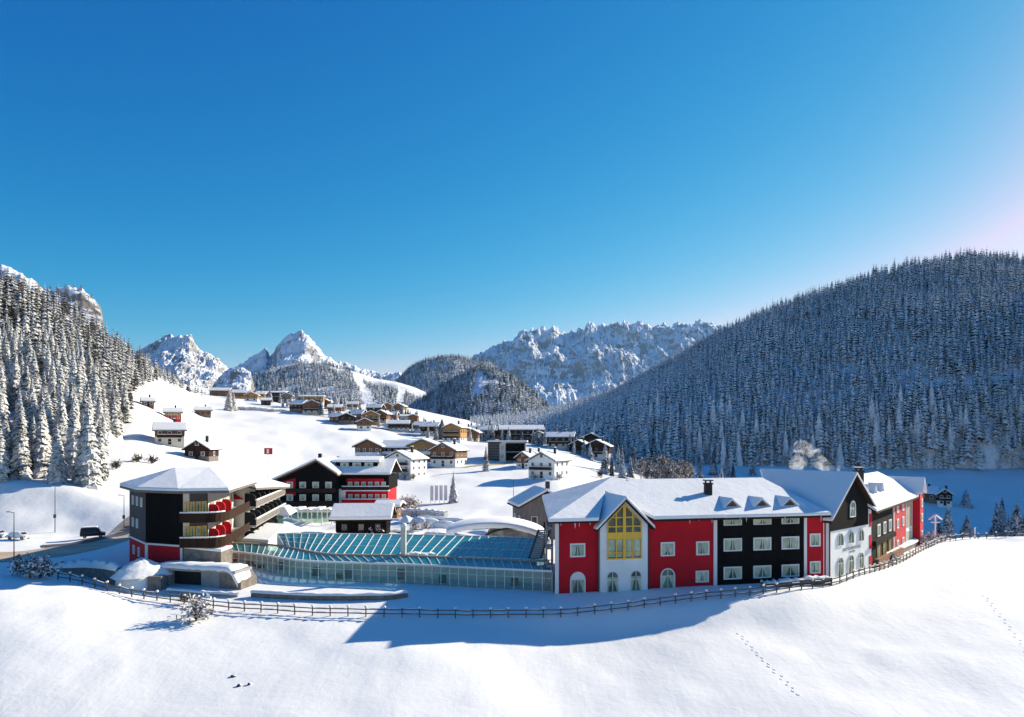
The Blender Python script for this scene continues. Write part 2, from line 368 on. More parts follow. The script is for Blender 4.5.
# ------------------------------------------------------------------ hills and mountains
class Hill:
    """columns: (px, row of foot, depth of foot, row of ridge, depth of ridge); a real surface from foot to ridge and down behind"""
    def __init__(s, name, cols, mat, nc=160, nr=60, amp=6, scale=60, power=1.0, ridged=False, seed=1, ridge_amp=None, back=.35, jag=0, terrace=0, stretch=1, sink=2, gain=.55):
        cols = sorted(cols); p = np.array(cols, float)
        px = np.linspace(p[0, 0], p[-1, 0], nc)
        yb, db, yr, dr = (np.interp(px, p[:, 0], p[:, k]) for k in (1, 2, 3, 4))
        zb = CAMZ-(yb-HY)*db/FPX-sink; zr = CAMZ-(yr-HY)*dr/FPX
        t = np.concatenate([np.linspace(0, 1, nr), 1+np.linspace(0, back, max(6, nr//5))[1:]])
        T = t[:, None]; D = db+(dr-db)*T
        up = np.minimum(T, 1)**power
        if terrace:
            up = up + terrace*np.sin(up*2*math.pi*2.5)/(2*math.pi*2.5)
        Z = zb+(zr-zb)*up
        Z = np.where(T > 1, zr-(zr-zb)*((T-1)/back)**1.3*.9, Z)
        X = (px-CX)/FPX*D
        fade = np.clip(np.minimum(T*4, 1), 0, 1)
        edge = np.clip((1.0-np.abs(T-1)/.12), 0, 1)          # keep the drawn ridge line fairly true
        nz = (fbm(X/scale, D/scale*stretch, seed, 7, gain, ridged)-.5)*2*amp
        Z = Z + nz*fade*(1-edge*.75)
        if jag: Z = Z + (fbm(px/jag[0]+T*0, T*0, seed+40, 4, .6)-.5)*jag[1]*edge
        s.px, s.t, s.X, s.Y, s.Z = px, t, X, D, Z; s.nr = nr
        s.obj = tag(link_mesh(name, np_mesh(name, np.stack([X, D, Z], -1).reshape(-1, 3), grid_faces(*Z.shape), mat)), kind="structure")
    def sample(s, px, t):
        px = np.asarray(px, float); t = np.asarray(t, float)
        j = np.clip(np.searchsorted(s.px, px)-1, 0, len(s.px)-2); i = np.clip(np.searchsorted(s.t, t)-1, 0, len(s.t)-2)
        b = np.clip((px-s.px[j])/(s.px[j+1]-s.px[j]), 0, 1); a = np.clip((t-s.t[i])/(s.t[i+1]-s.t[i]), 0, 1)
        f = lambda A: (A[i, j]*(1-b)+A[i, j+1]*b)*(1-a)+(A[i+1, j]*(1-b)+A[i+1, j+1]*b)*a
        return np.stack([f(s.X), f(s.Y), f(s.Z)], -1)
    def area_points(s, n, lo, hi, rng):
        """n points spread evenly over the sloping surface between the two bearings"""
        X, Y, Z = s.X, s.Y, s.Z
        a = np.stack([X[1:, :-1]-X[:-1, :-1], Y[1:, :-1]-Y[:-1, :-1], Z[1:, :-1]-Z[:-1, :-1]], -1); b = np.stack([X[:-1, 1:]-X[:-1, :-1], Y[:-1, 1:]-Y[:-1, :-1], Z[:-1, 1:]-Z[:-1, :-1]], -1)
        A = np.linalg.norm(np.cross(a, b), axis=-1)
        A[s.nr+int(len(s.t)-s.nr)//3:, :] = 0
        pc = (s.px[1:]+s.px[:-1])/2; A[:, (pc < lo) | (pc > hi)] = 0
        k = rng.choice(A.size, n, p=(A/A.sum()).ravel()); i, j = np.unravel_index(k, A.shape)
        u = rng.random(n); v = rng.random(n)
        t = s.t[i]+(s.t[i+1]-s.t[i])*u; px = s.px[j]+(s.px[j+1]-s.px[j])*v
        return px, t, s.sample(px, t)

h_right = Hill("right_hill", [(470,440,620,424,900),(520,438,560,421,880),(545,436,500,417,860),(600,440,440,401,800),(640,458,405,380,745),(700,464,395,346,690),(740,463,395,324,670),
    (780,462,395,307,655),(830,461,395,292,640),(870,460,392,278,630),(920,459,390,264,625),(960,458,390,258,620),(1000,457,390,258,615),(1040,459,388,263,610),
    (1075,460,375,258,590),(1120,463,350,225,520),(1180,466,325,185,480),(1280,468,315,165,470),(1400,468,335,175,490),(1600,468,380,200,600),(1900,470,400,220,700)], 'woodfloor', 260, 70, 7, 70, .62, seed=21, sink=7)  # beyond the right edge: unseen slope, raised and brought nearer to shade the valley
h_left = Hill("left_hill", [(-900,470,160,60,420),(-300,472,162,180,420),(-100,474,164,250,430),(0,480,168,284,440),(30,484,168,296,445),(60,488,168,308,450),(85,486,170,328,455),(105,474,186,341,465),
    (125,456,225,353,480),(140,432,300,360,500),(150,412,390,365,520),(165,404,470,376,560),(185,402,540,391,620),(212,405,600,402,680)], 'woodfloor', 200, 70, 5, 50, 1.0, seed=31)
h_cliff = Hill("left_cliff", [(-300,400,600,225,820),(-60,390,620,250,850),(0,380,640,268,860),(20,380,650,271,860),(36,380,660,282,865),(44,380,660,292,870),(52,380,660,291,875),(68,380,670,288,880),
    (82,380,670,292,880),(94,382,680,299,880),(102,386,690,308,875),(105,392,700,350,860),(112,395,710,380,850)], 'rock', 300, 120, 9, 45, 1.6, True, 41, jag=(9, 14), gain=.66, terrace=.7)
h_mid = Hill("far_wooded_hill", [(380,425,1250,420,1500),(410,424,1200,408,1500),(440,424,1150,388,1480),(462,425,1120,376,1450),(478,425,1110,368,1430),(495,426,1100,369,1420),(512,428,1080,378,1400),(530,430,1060,392,1380),
    (545,432,1040,404,1360),(575,436,1030,425,1340)], 'darkfloor', 120, 50, 10, 90, .9, seed=51)
h_dark = Hill("far_shaded_hill", [(380,402,2300,399,2600),(395,402,2250,381,2650),(410,402,2200,368,2650),(425,402,2200,360,2650),(440,402,2200,357,2650),(455,400,2200,356,2650),(468,400,2200,359,2700),(490,400,2200,362,2700),(520,405,2200,385,2700)],
    'darkfloor', 110, 50, 25, 160, .8, seed=61)
h_slope = Hill("far_wooded_slope", [(195,408,1400,398,1900),(222,408,1380,393,1900),(245,410,1350,378,1900),(270,411,1320,368,1950),(300,412,1300,362,2000),(330,413,1300,366,2000),(352,414,1300,371,2000),(375,416,1300,378,2050),
    (395,418,1300,381,2050),(412,420,1300,386,2050),(440,424,1300,398,2000)], 'darkfloor', 140, 50, 14, 120, .95, seed=71)
h_knob = Hill("pale_rock_knob", [(205,405,1150,400,1290),(214,405,1140,384,1290),(224,406,1130,372,1300),(234,407,1120,368,1300),(244,408,1120,368,1300),(251,409,1120,374,1290),(256,410,1120,396,1280),(260,411,1120,409,1270)],
    'rock', 120, 90, 9, 40, 1.3, True, 81, jag=(5, 8), gain=.66, terrace=.5)
h_peak2 = Hill("snowy_shoulder_peak", [(120,395,2200,366,2600),(140,395,2200,352,2700),(150,395,2200,347,2700),(160,395,2200,342,2700),(168,395,2200,338,2700),(180,395,2200,336,2700),(190,395,2200,339,2700),(197,396,2200,350,2700),(207,398,2200,357,2700),
    (216,398,2200,360,2700),(224,400,2200,369,2700),(236,402,2200,378,2700),(260,404,2200,395,2700)], 'rockfar', 280, 150, 55, 190, 1.35, True, 91, gain=.72, stretch=.6, jag=(5, 34), terrace=.5)
h_peak1 = Hill("domed_rock_peak", [(190,398,2700,392,3300),(215,398,2700,374,3300),(240,398,2700,365,3300),(256,398,2700,356,3300),(262,398,2700,350,3300),(266,398,2700,349,3300),(270,398,2700,357,3300),(274,398,2700,352,3300),(277,398,2700,344,3300),
    (285,398,2700,336,3300),(293,398,2700,332,3300),(302,398,2700,331,3300),(309,398,2700,336,3300),(314,398,2700,343,3300),(322,398,2700,353,3300),(338,398,2700,362,3300),(360,398,2700,368,3300),(385,400,2700,374,3300),(402,402,2700,376,3300),(440,404,2700,396,3300)],
    'rockfar', 400, 200, 42, 210, 1.5, True, 101, gain=.70, stretch=.6, jag=(5, 30), terrace=.4)
h_massif = Hill("snowy_massif", [(420,405,3900,386,5200),(450,408,3900,370,5300),(470,410,3900,361,5300),(490,412,3900,351,5300),(505,414,3900,344,5300),(520,415,3900,335,5300),(535,416,3900,332,5300),(548,417,3900,331,5300),(557,418,3900,325,5300),(565,418,3900,331,5300),
    (580,420,3900,329,5300),(592,420,3900,323,5300),(600,420,3900,328,5300),(618,420,3900,325,5300),(640,420,3900,326,5300),(658,420,3900,327,5300),(676,420,3900,324,5300),(700,420,3900,323,5300),(715,420,3900,328,5300),(760,420,3900,334,5300),(820,420,3900,345,5300)],
    'rockfar', 640, 260, 125, 420, 1.1, True, 111, gain=.74, jag=(4, 95), stretch=.4, terrace=.5)

# ------------------------------------------------------------------ spruces
def spruce_geo(whorls, branches, seed, wide=.20, droop=.35, skirt=.06, plates=True):
    """a spruce one unit tall: whorls of drooping branch plates; returns verts and triangles"""
    q = random.Random(seed); V = []; F = []
    for wk in range(whorls):
        f = wk/(whorls-1); z = skirt + (1-skirt-.03)*f**.92
        r = wide*(1-f)**.85*q.uniform(.88, 1.1)+.012
        off = q.uniform(0, 6.28); nb = max(5, int(branches*(1-.45*f)))
        for b in range(nb):
            a = off+2*math.pi*b/nb+q.uniform(-.2, .2); L = r*q.uniform(.72, 1.15); zz = z+q.uniform(-.012, .012)
            dz = -L*droop*q.uniform(.6, 1.5); hw = L*(.42 if plates else .5)*q.uniform(.75, 1.2)+.006
            ca, sa = math.cos(a), math.sin(a); k = len(V)
            V.append((0, 0, zz+L*.28)); V.append((ca*L*.62-sa*hw, sa*L*.62+ca*hw, zz+dz*.75)); V.append((ca*L, sa*L, zz+dz)); V.append((ca*L*.62+sa*hw, sa*L*.62-ca*hw, zz+dz*.75))
            if plates: 
                V.append((ca*L*.6, sa*L*.6, zz+dz*.25+L*.06)); F += [(k, k+4, k+1), (k, k+3, k+4), (k+4, k+2, k+1), (k+4, k+3, k+2)]
            else: F += [(k, k+2, k+1), (k, k+3, k+2)]
    k = len(V); V += [(.008, 0, .93), (-.004, .007, .93), (-.004, -.007, .93), (0, 0, 1)]; F += [(k, k+1, k+3), (k+1, k+2, k+3), (k+2, k, k+3)]
    V = np.array(V, np.float32); F = np.array(F, np.int32)
    nrm = np.cross(V[F[:, 1]]-V[F[:, 0]], V[F[:, 2]]-V[F[:, 0]])
    bad = nrm[:, 2] < 0; F[bad] = F[bad][:, ::-1]
    return V, F
NEAR = [spruce_geo(25, 13, s, w_, .62) for s, w_ in ((1, .155), (2, .135), (3, .175), (4, .15))]
FAR = [spruce_geo(9, 8, s, w_, .5, plates=False) for s, w_ in ((11, .20), (12, .17), (13, .22), (14, .185), (15, .16))]
VFAR = [spruce_geo(6, 6, s, .22, .5, plates=False) for s in (21, 22, 23)]
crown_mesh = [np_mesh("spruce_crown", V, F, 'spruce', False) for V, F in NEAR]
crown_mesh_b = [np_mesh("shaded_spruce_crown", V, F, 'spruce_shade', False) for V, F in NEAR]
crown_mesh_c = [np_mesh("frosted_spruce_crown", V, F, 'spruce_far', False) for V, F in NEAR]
trunk_mesh = MB().tube([(0, 0, -.04), (0, 0, .5), (0, 0, .93)], [.017, .011, .003], 7).mesh("spruce_trunk", 'bark')
def spruce(pos, h, label, group, dark=False, wide=1.0, name="spruce_tree", lean=True):
    o = thing(name, label, "tree", pos, R.uniform(0, 6.28), group)
    s = h; k = R.randrange(4)
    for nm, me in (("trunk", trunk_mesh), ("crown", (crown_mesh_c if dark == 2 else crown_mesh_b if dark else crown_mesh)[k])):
        c = bpy.data.objects.new(nm, me); COL.objects.link(c); c.parent = o; c.scale = (s*wide, s*wide, s)
    return o
def mass(name, P, Hs, geos, m, rng, wide=1.0):
    """trees past the nearest three hundred: one mass"""
    Vs = []; Fs = []; Ts = []; base = 0
    kind = rng.integers(0, len(geos), len(P))
    for k, (V, F) in enumerate(geos):
        sel = np.where(kind == k)[0]
        if not len(sel): continue
        a = rng.random(len(sel))*6.283; c, s_ = np.cos(a), np.sin(a); h = Hs[sel]
        ww = h*wide*rng.uniform(.85, 1.2, len(sel))
        X = (V[None, :, 0]*c[:, None]-V[None, :, 1]*s_[:, None])*ww[:, None]+P[sel, 0][:, None]
        Y = (V[None, :, 0]*s_[:, None]+V[None, :, 1]*c[:, None])*ww[:, None]+P[sel, 1][:, None]
        Z = V[None, :, 2]*h[:, None]+P[sel, 2][:, None]
        Vs.append(np.stack([X, Y, Z], -1).reshape(-1, 3)); n = len(V)
        Fs.append((F[None]+(base+np.arange(len(sel))*n)[:, None, None]).reshape(-1, 3))
        Ts.append(np.repeat(rng.normal(0, .5, len(sel)), n)); base += n*len(sel)
    me = np_mesh(name, np.concatenate(Vs), np.concatenate(Fs), m, False, {"tone": np.concatenate(Ts)})
    return tag(link_mesh(name, me), kind="stuff")
def thin(P, dmin):
    """drop points closer than dmin to one kept earlier"""
    cell = {}; keep = []
    for i, p in enumerate(P):
        c = (int(p[0]//dmin), int(p[1]//dmin)); ok = True
        for a in (-1, 0, 1):
            for b in (-1, 0, 1):
                for j in cell.get((c[0]+a, c[1]+b), ()):
                    if (P[j, 0]-p[0])**2+(P[j, 1]-p[1])**2 < dmin*dmin: ok = False; break
                if not ok: break
            if not ok: break
        if ok: cell.setdefault(c, []).append(i); keep.append(i)
    return np.array(keep)
def inframe(P, h):
    px = P[:, 0]/P[:, 1]*FPX+CX; yt = HY-(P[:, 2]+h-CAMZ)/P[:, 1]*FPX
    return (px > -12) & (px < 1036) & (yt < 717)

# left forest, sunlit
pxs, ts, P = h_left.area_points(8000, -500, 214, NR)
k = thin(P, 3.7); pxs, ts, P = pxs[k], ts[k], P[k]
ok = ts > -.1
gap = (pxs > 108) & (ts < np.interp(pxs, [108, 125, 150, 170, 190, 214], [.0, .16, .42, .35, .2, .2]))    # snow slope comes up to the wood's edge here
ok &= ~gap; pxs, ts, P = pxs[ok], ts[ok], P[ok]
Hh = NR.uniform(11, 19.5, len(P))*np.interp(pxs, [0, 100, 150, 214], [1, 1, .85, .8])*np.interp(ts, [0, .15, 1], [1.18, 1, .78])
size = Hh/P[:, 1]*inframe(P, Hh)
order = np.argsort(-size); near_l = order[:120]; rest_l = order[120:]
for i in near_l:
    spruce(P[i]-np.array([0, 0, .3]), float(Hh[i]), "snow-dusted spruce in the sunlit forest on the left slope", "spruces of the sunlit left forest", wide=R.uniform(.9, 1.15))
mass("left_forest", P[rest_l], Hh[rest_l], FAR, 'spruce', NR)
# right forest, in shade
pxs, ts, P = h_right.area_points(46000, 470, 1320, NR)
k = thin(P, 2.75); pxs, ts, P = pxs[k], ts[k], P[k]
glade = (vnoise(P[:, 0]/30, P[:, 1]/30, 77) > .88) & (ts < .2)
track = (pxs > 905) & (np.abs(ts-.13-(pxs-905)*.00028) < .006)
cut = (np.abs(pxs-990+(ts*120)) < 4) & (ts < .12)
ok = ~(glade | track | cut); pxs, ts, P = pxs[ok], ts[ok], P[ok]
fpx = NR.uniform(630, 1045, 1500); ft = NR.uniform(0, .16, 1500)**1.2      # thick belt along the foot of the wood
k = ~((fpx > 985) & (fpx < 996)); fpx, ft = fpx[k], ft[k]; fP = h_right.sample(fpx, ft); fP[:, 1] -= NR.uniform(0, 6, len(fP)); fP[:, 2] = np.maximum(fP[:, 2], [ground(a, b) for a, b in fP[:, :2]])
k = thin(fP, 2.4); pxs, ts, P = np.concatenate([pxs, fpx[k]]), np.concatenate([ts, ft[k]]), np.concatenate([P, fP[k]])
Hh = NR.triangular(5.5, 11, 16.5, len(P))*np.interp(ts, [0, 1], [1.12, .80])*(.8+.4*vnoise(P[:, 0]/30, P[:, 1]/30, 91))
size = Hh/P[:, 1]*inframe(P, Hh)
order = np.argsort(-size); near_r = order[:40]; rest_r = order[40:]
for i in near_r:
    spruce(P[i]-np.array([0, 0, .3]), float(Hh[i]), "frosted spruce at the foot of the shaded forest on the right hill", "spruces at the foot of the right hill", 2, R.uniform(.9, 1.15))
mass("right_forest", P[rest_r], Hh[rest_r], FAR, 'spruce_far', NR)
# farther woods
def wood(name, hill, n, lo, hi, dmin, h0, h1, mask=None, wide=1.25, m='spruce_vfar'):
    px, t, P = hill.area_points(n, lo, hi, NR); k = thin(P, dmin); px, t, P = px[k], t[k], P[k]
    if mask is not None: k = mask(px, t, P); P = P[k]
    mass(name, P-np.array([0, 0, .5]), NR.uniform(h0, h1, len(P)), VFAR, m, NR, wide)
wood("far_hill_wood", h_mid, 16000, 390, 570, 5.5, 11, 17, lambda px, t, P: ~((np.abs(px-428-t*-30) < 5) & (t < .5)) & (vnoise(P[:, 0]/60, P[:, 1]/60, 5) < .9))
wood("shaded_hill_wood", h_dark, 12000, 385, 515, 7.5, 12, 20)
wood("far_slope_wood", h_slope, 22000, 200, 438, 6.8, 11, 17, lambda px, t, P: ~((np.abs(px-372+t*17) < 5.5)) & ~((np.abs(px-398-t*6) < 3.5)) & (vnoise(P[:, 0]/130, P[:, 1]/130, 8)*.6+vnoise(P[:, 0]/40, P[:, 1]/40, 9)*.4 < np.interp(t, [0, .6, 1], [.78, .7, .36])))
wood("cliff_top_wood", h_cliff, 2600, -60, 104, 7, 6, 10, lambda px, t, P: (px > 44) & (t > .72) & (px < 93) | (px < 2) & (t > .8), 1.0, 'spruce')
wood("shoulder_wood", h_peak2, 5000, 125, 258, 12, 10, 16, lambda px, t, P: (t < .45) & (vnoise(P[:, 0]/120, P[:, 1]/120, 12) < .6-.5*t))

# ------------------------------------------------------------------ building helpers
class Face:
    """a facade line a -> b in plan; u runs along it, n points out of the wall"""
    def __init__(s, a, b):
        s.a = Vector((a[0], a[1])); s.b = Vector((b[0], b[1])); s.L = (s.b-s.a).length; s.u = (s.b-s.a)/s.L; s.n = Vector((s.u.y, -s.u.x))
    def p(s, k, z, o=0.0):
        q = s.a+s.u*k+s.n*o; return (q.x, q.y, z)
    def s(s_, px):                       # where along the wall a bearing meets it
        t = (px-CX)/FPX; return (t*s_.a.y-s_.a.x)/(s_.u.x-t*s_.u.y)
    def z(s, k, y): return zy(y, (s.a+s.u*k).y)
def sub(o, name, mb, m, smooth=False): return mb.build(name, m, o, smooth)
def wall_block(mb, f, s0, s1, z0, z1, back, out=0.0):
    return mb.prism([f.p(s0, z0, out), f.p(s1, z0, out), f.p(s1, z0, -back), f.p(s0, z0, -back)], [f.p(s0, z1, out), f.p(s1, z1, out), f.p(s1, z1, -back), f.p(s0, z1, -back)])
def outline(s0, s1, z0, z1, arch):
    if not arch: return [(s0, z0), (s1, z0), (s1, z1), (s0, z1)]
    c = (s0+s1)/2; r = (s1-s0)/2; zc = z1-r
    return [(s0, z0), (s1, z0)] + [(c+r*math.cos(a), zc+r*math.sin(a)) for a in np.linspace(0, math.pi, 9)]
def plate(mb, f, pts, o0, o1):
    return mb.prism([f.p(a, b, o0) for a, b in pts], [f.p(a, b, o1) for a, b in pts])
def ring(mb, f, pts, inner, o0, o1):
    k = len(mb.v); n = len(pts)
    for q in (pts, inner):
        for o in (o0, o1): mb.v += [f.p(a, b, o) for a, b in q]
    O0, O1, I0, I1 = k, k+n, k+2*n, k+3*n
    for i in range(n):
        j = (i+1) % n
        mb.f += [(O0+i, O0+j, O1+j, O1+i), (I0+j, I0+i, I1+i, I1+j), (O1+i, O1+j, I1+j, I1+i)]
    return mb
def inset(pts, d):
    c = (sum(a for a, _ in pts)/len(pts), sum(b for _, b in pts)/len(pts)); n = len(pts); out = []
    for i in range(n):
        p, q, r = pts[i-1], pts[i], pts[(i+1) % n]
        def nrm(a, b):
            dx, dz = b[0]-a[0], b[1]-a[1]; l = math.hypot(dx, dz) or 1; return (-dz/l, dx/l)
        n1, n2 = nrm(p, q), nrm(q, r); bx, bz = n1[0]+n2[0], n1[1]+n2[1]; l2 = bx*bx+bz*bz or 1
        out.append((q[0]+2*bx*d/l2, q[1]+2*bz*d/l2))
    return out
WR = random.Random(99)
def window(parent, f, s0, s1, z0, z1, out, arch=False, frame='trim', fw=.13, curtain=True, mull=1, trans=0, name="window", world=True, half=0):
    pts = outline(s0, s1, z0, z1, arch); inn = inset(pts, fw)
    o = ring(MB(), f, pts, inn, out-.02, out+.13)
    cz0, cz1 = z0+fw, z1-fw
    for k in range(mull):
        c = s0+(s1-s0)*(k+1)/(mull+1); top = cz1 if not arch else z1-fw*1.2
        plate(o, f, [(c-.04, cz0), (c+.04, cz0), (c+.04, top), (c-.04, top)], out+.065, out+.11)
    if trans: plate(o, f, [(s0+fw, trans-.04), (s1-fw, trans-.04), (s1-fw, trans+.04), (s0+fw, trans+.04)], out+.066, out+.112)
    if half: plate(o, f, [(a, max(b, half)) for a, b in inset(pts, fw*.9)], out+.03, out+.075)      # filled-in arch head
    w_ = o.build(name, frame, parent, world=world)
    b = plate(MB(), f, inset(pts, fw*.8), out+.004, out+.012).build("room_backing", 'interior', w_, world=world)
    if curtain:
        m = MB(); a0, a1 = s0+fw, s1-fw; c = (a0+a1)/2; h = cz1-cz0; v1, v2, v3 = WR.uniform(.35, .75), WR.uniform(.6, .88), WR.uniform(.9, .985)
        if not arch:
            for e, q in ((a0, 1), (a1, -1)):
                hw = (a1-a0)/2
                plate(m, f, [(e, cz0), (e+q*hw*v1, cz0), (e+q*hw*v2, cz0+h*.3), (e+q*hw*v3, cz1), (e, cz1)][::q], out+.02, out+.026)
        else:
            for e, q in ((a0, 1), (a1, -1)):
                hw = (a1-a0)/2; t = z1-(s1-s0)/2
                plate(m, f, [(e, cz0), (e+q*hw*.16, cz0), (e+q*hw*.35, cz0+(t-cz0)*.4), (e+q*hw*.9, t), (e, t)][::q], out+.02, out+.026)
        m.build("curtain", 'curtain', w_, world=world)
    plate(MB(), f, inset(pts, fw*.9), out+.045, out+.06).build("pane", 'pane', w_, world=world)
    return w_

# ------------------------------------------------------------------ the red, white and black hotel
A, F_, G_, H_ = (5.67, 95.0), (45.6, 103.5), (56.75, 113.5), (80.2, 143.0)
hotel = thing("grand_hotel", "long snow-roofed red, white and black hotel with a yellow framed gable window", "hotel", (30, 105, 0))
W = dict(parent=hotel, world=True)
fA, fF, fG = Face(A, F_), Face(F_, G_), Face(G_, H_)
sB, sC, sD, sE, sF = (fA.s(v) for v in (600, 645, 715, 804, 829)); sF = fA.L
EZ = 9.6
MB().prism([fA.p(0, -.8), fA.p(sB, -.8), fA.p(sB, -.8, -22), fA.p(5.8, -.8, -20)], [fA.p(0, EZ), fA.p(sB, EZ), fA.p(sB, EZ, -22), fA.p(5.8, EZ, -20)]).build("red_wall", 'red', **W)
wall_block(MB(), fA, sC, sD, -.8, EZ, 22).build("red_wall", 'red', **W)
wall_block(MB(), fA, sE, sF+.2, -.8, EZ-.3, 13).build("red_wall", 'red', **W)
wall_block(MB(), fA, sD, sE, -.8, EZ, 22, .12).build("timber_wall", 'black', **W)
for k, w_, o_ in ((0, .5, .07), (sD-.25, .5, .16), (sE-.1, .45, .18), (sF-.55, .5, .07), (sE+.1+3.0, .12, .03)):
    plate(MB(), fA, [(k, -.5), (k+w_, -.5), (k+w_, EZ-.4), (k, EZ-.4)], -.02, o_).build("corner_trim", 'trim', **W)
# front gable, white with the tall yellow window
gx0, gx1 = sB-.15, sC+.15; gc = (gx0+gx1)/2; gz = 12.3; og = .55
plate(MB(), fA, [(gx0, -.8), (gx1, -.8), (gx1, 9.0), (gc, gz), (gx0, 9.0)], -6, og).build("white_gable_wall", 'white', **W)
vw0 = (gz+.12-9.55)*14.0/4.65-1.5; hw = (gx1-gx0)/2+.75; sl = (gz-9.0)/((gx1-gx0)/2); ev = gz-sl*hw
for sgn in (-1, 1):
    e = gc+sgn*hw
    MB().slab([fA.p(gc, gz+.5, og+.9), fA.p(e, ev+.5, og+.9), fA.p(e, ev+.5, -3.0), fA.p(gc, gz+.5, -(vw0+1.0))][::sgn], .42).build("gable_roof_snow", 'rsnow', **W)
    MB().slab([fA.p(gc, gz+.077, og+.8), fA.p(e-sgn*.06, ev+.077, og+.8), fA.p(e-sgn*.06, ev+.077, -3.0), fA.p(gc, gz+.077, -vw0+.5)][::sgn], .2).build("gable_eaves", 'dbrown', **W)
ys0, ys1 = fA.s(605.5), fA.s(640); yz0, yzm = 4.3, 9.1
def roofline(k): return gz-.55-sl*abs(k-gc)
ypts = [(ys0, yz0), (ys1, yz0), (ys1, roofline(ys1)), (gc, roofline(gc)), (ys0, roofline(ys0))]
yw = ring(MB(), fA, ypts, inset(ypts, .16), og-.02, og+.15)
for a, b, c, d in ((gc-.2, gc+.2, yz0, roofline(gc)-.1), ):
    plate(yw, fA, [(a, c), (b, c), (b, d), (a, d)], og+.02, og+.17)
for k in (.26, .74):
    c = ys0+(ys1-ys0)*k
    plate(yw, fA, [(c-.09, yz0), (c+.09, yz0), (c+.09, roofline(c)-.1), (c-.09, roofline(c)-.1)], og+.03, og+.14)
for za, zb in ((7.0, 7.9), (8.6, 8.75), (5.15, 5.28), (9.8, 9.96)):
    wz = (gz-.75-zb)/sl; a, b = max(ys0+.05, gc-wz), min(ys1-.05, gc+wz)
    plate(yw, fA, [(a, za), (b, za), (b, zb), (a, zb)], og+.025, og+.155)
yw = yw.build("yellow_window", 'yellow', **W)
plate(MB(), fA, inset(ypts, .1), og+.004, og+.012).build("room_backing", 'interior', yw, world=True)
m = MB()
for a, b in ((ys0+.2, ys0+1.1), (ys0+1.4, gc-.25), (gc+.25, gc+1.1), (gc+1.4, ys1-.2)): plate(m, fA, [(a, yz0+.3), (b, yz0+.3), (b, 6.95), (a, 6.95)], og+.014, og+.017)
m.build("curtain", 'curtain', yw, world=True)
plate(MB(), fA, inset(ypts, .12), og+.019, og+.022).build("pane", 'pane', yw, world=True)
# windows of the front
def pxwin(f, x0, x1, y0, y1, out, **k):
    s0, s1 = f.s(x0), f.s(x1); mid = (s0+s1)/2
    return window(hotel, f, s0, s1, f.z(mid, y1), f.z(mid, y0), out, **k)
for x0, x1, y0, y1 in ((570, 585, 543.2, 557), (660.5, 674.5, 542, 556), (696, 709, 541.2, 555), (695.5, 708.5, 570.5, 582.2)): pxwin(fA, x0, x1, y0, y1, 0, fw=.2)
for x0, x1 in ((570, 585.3), (660.3, 674.8)):
    s0, s1 = fA.s(x0), fA.s(x1); window(hotel, fA, s0, s1, -.35, 2.75, 0, True, fw=.16, name="arched_window", half=1.75 if x0 < 600 else 0, trans=1.7)
for x0, x1 in ((605, 617), (628.5, 640)):
    s0, s1 = fA.s(x0), fA.s(x1); window(hotel, fA, s0, s1, -.35, 2.75, og, True, fw=.1, name="arched_window", frame='trim', trans=1.55, curtain=True)
for c in (733, 762.3, 790.5):
    h = 10 if c < 750 else 9.6
    s0, s1 = fA.s(c-h), fA.s(c+h); s1 = s0+2.75
    window(hotel, fA, s0, s1, 4.75, 6.55, .12, fw=.17); window(hotel, fA, s0, s1, .85, 2.6, .12, fw=.17, curtain=True); window(hotel, fA, s0, s1, 8.35, 9.25, .12, fw=.12)
for z0, z1 in ((5.0, 6.85), (1.15, 2.9)):
    s0 = fA.s(809.5); window(hotel, fA, s0, s0+1.7, z0, z1, 0, fw=.2)
dp = MB()
for k in (sB-.32, sC+.4, sF-.15): dp.bar(fA.p(k, -.4, .3), fA.p(k, 8.9, .3), .13)
dp.build("downpipe", 'metal', **W)
# roofs: hipped block over the front gable, long ridge, then the cross gable and the right wing
def roof(f, polys, name="roof_snow", t=.45, under=True, um='dbrown'):
    m = MB(); e = MB()
    m.blanket([[f.p(a, z+.5, -b) for a, b, z in p] for p in polys], t)
    for p in polys:
        if under: e.slab([f.p(a, z+.045, -b) for a, b, z in p], .22)
    r = m.build(name, 'rsnow', **W)
    if name == "hipped_roof_snow": r.modifiers[0].width = .03
    if under: e.build("eaves", um, r, world=True)
    return r
ap = (12.6, 12.5, 14.2); e0 = 9.55
c0, c1, c2, c3 = (-1.3, -1.5, e0), (23.6, -1.5, e0), (23.6, 27, e0), (4.4, 24, 10.5)
hpz = lambda b: e0+(b+1.5)*(ap[2]-e0)/(ap[1]+1.5)
vw = (gz+.12-e0)*(ap[1]+1.5)/(ap[2]-e0)-1.5
roof(fA, [(c0, (gx0-.55, -1.5, e0), (gc, vw, hpz(vw)), ap), ((gc, vw, hpz(vw)), (gx1+.55, -1.5, e0), c1, ap), (c1, c2, ap), (c2, c3, ap), (c3, c0, ap)], "hipped_roof_snow")
roof(fA, [((14.5, -1.35, e0-.1), (40.2, -1.35, e0-.1), (37.5, 12, 13.75), (14.5, 12, 13.75)), ((14.5, 12, 13.75), (37.5, 12, 13.75), (40.2, 25, e0), (14.5, 25, e0))], "main_roof_snow")
MB().prism([fA.p(37.6, 9.0, -1), fA.p(37.6, 9.0, -23), fA.p(37.6, 13.6, -12)], [fA.p(37.9, 9.0, -1), fA.p(37.9, 9.0, -23), fA.p(37.9, 13.6, -12)]).build("end_gable_wall", 'weather', **W)
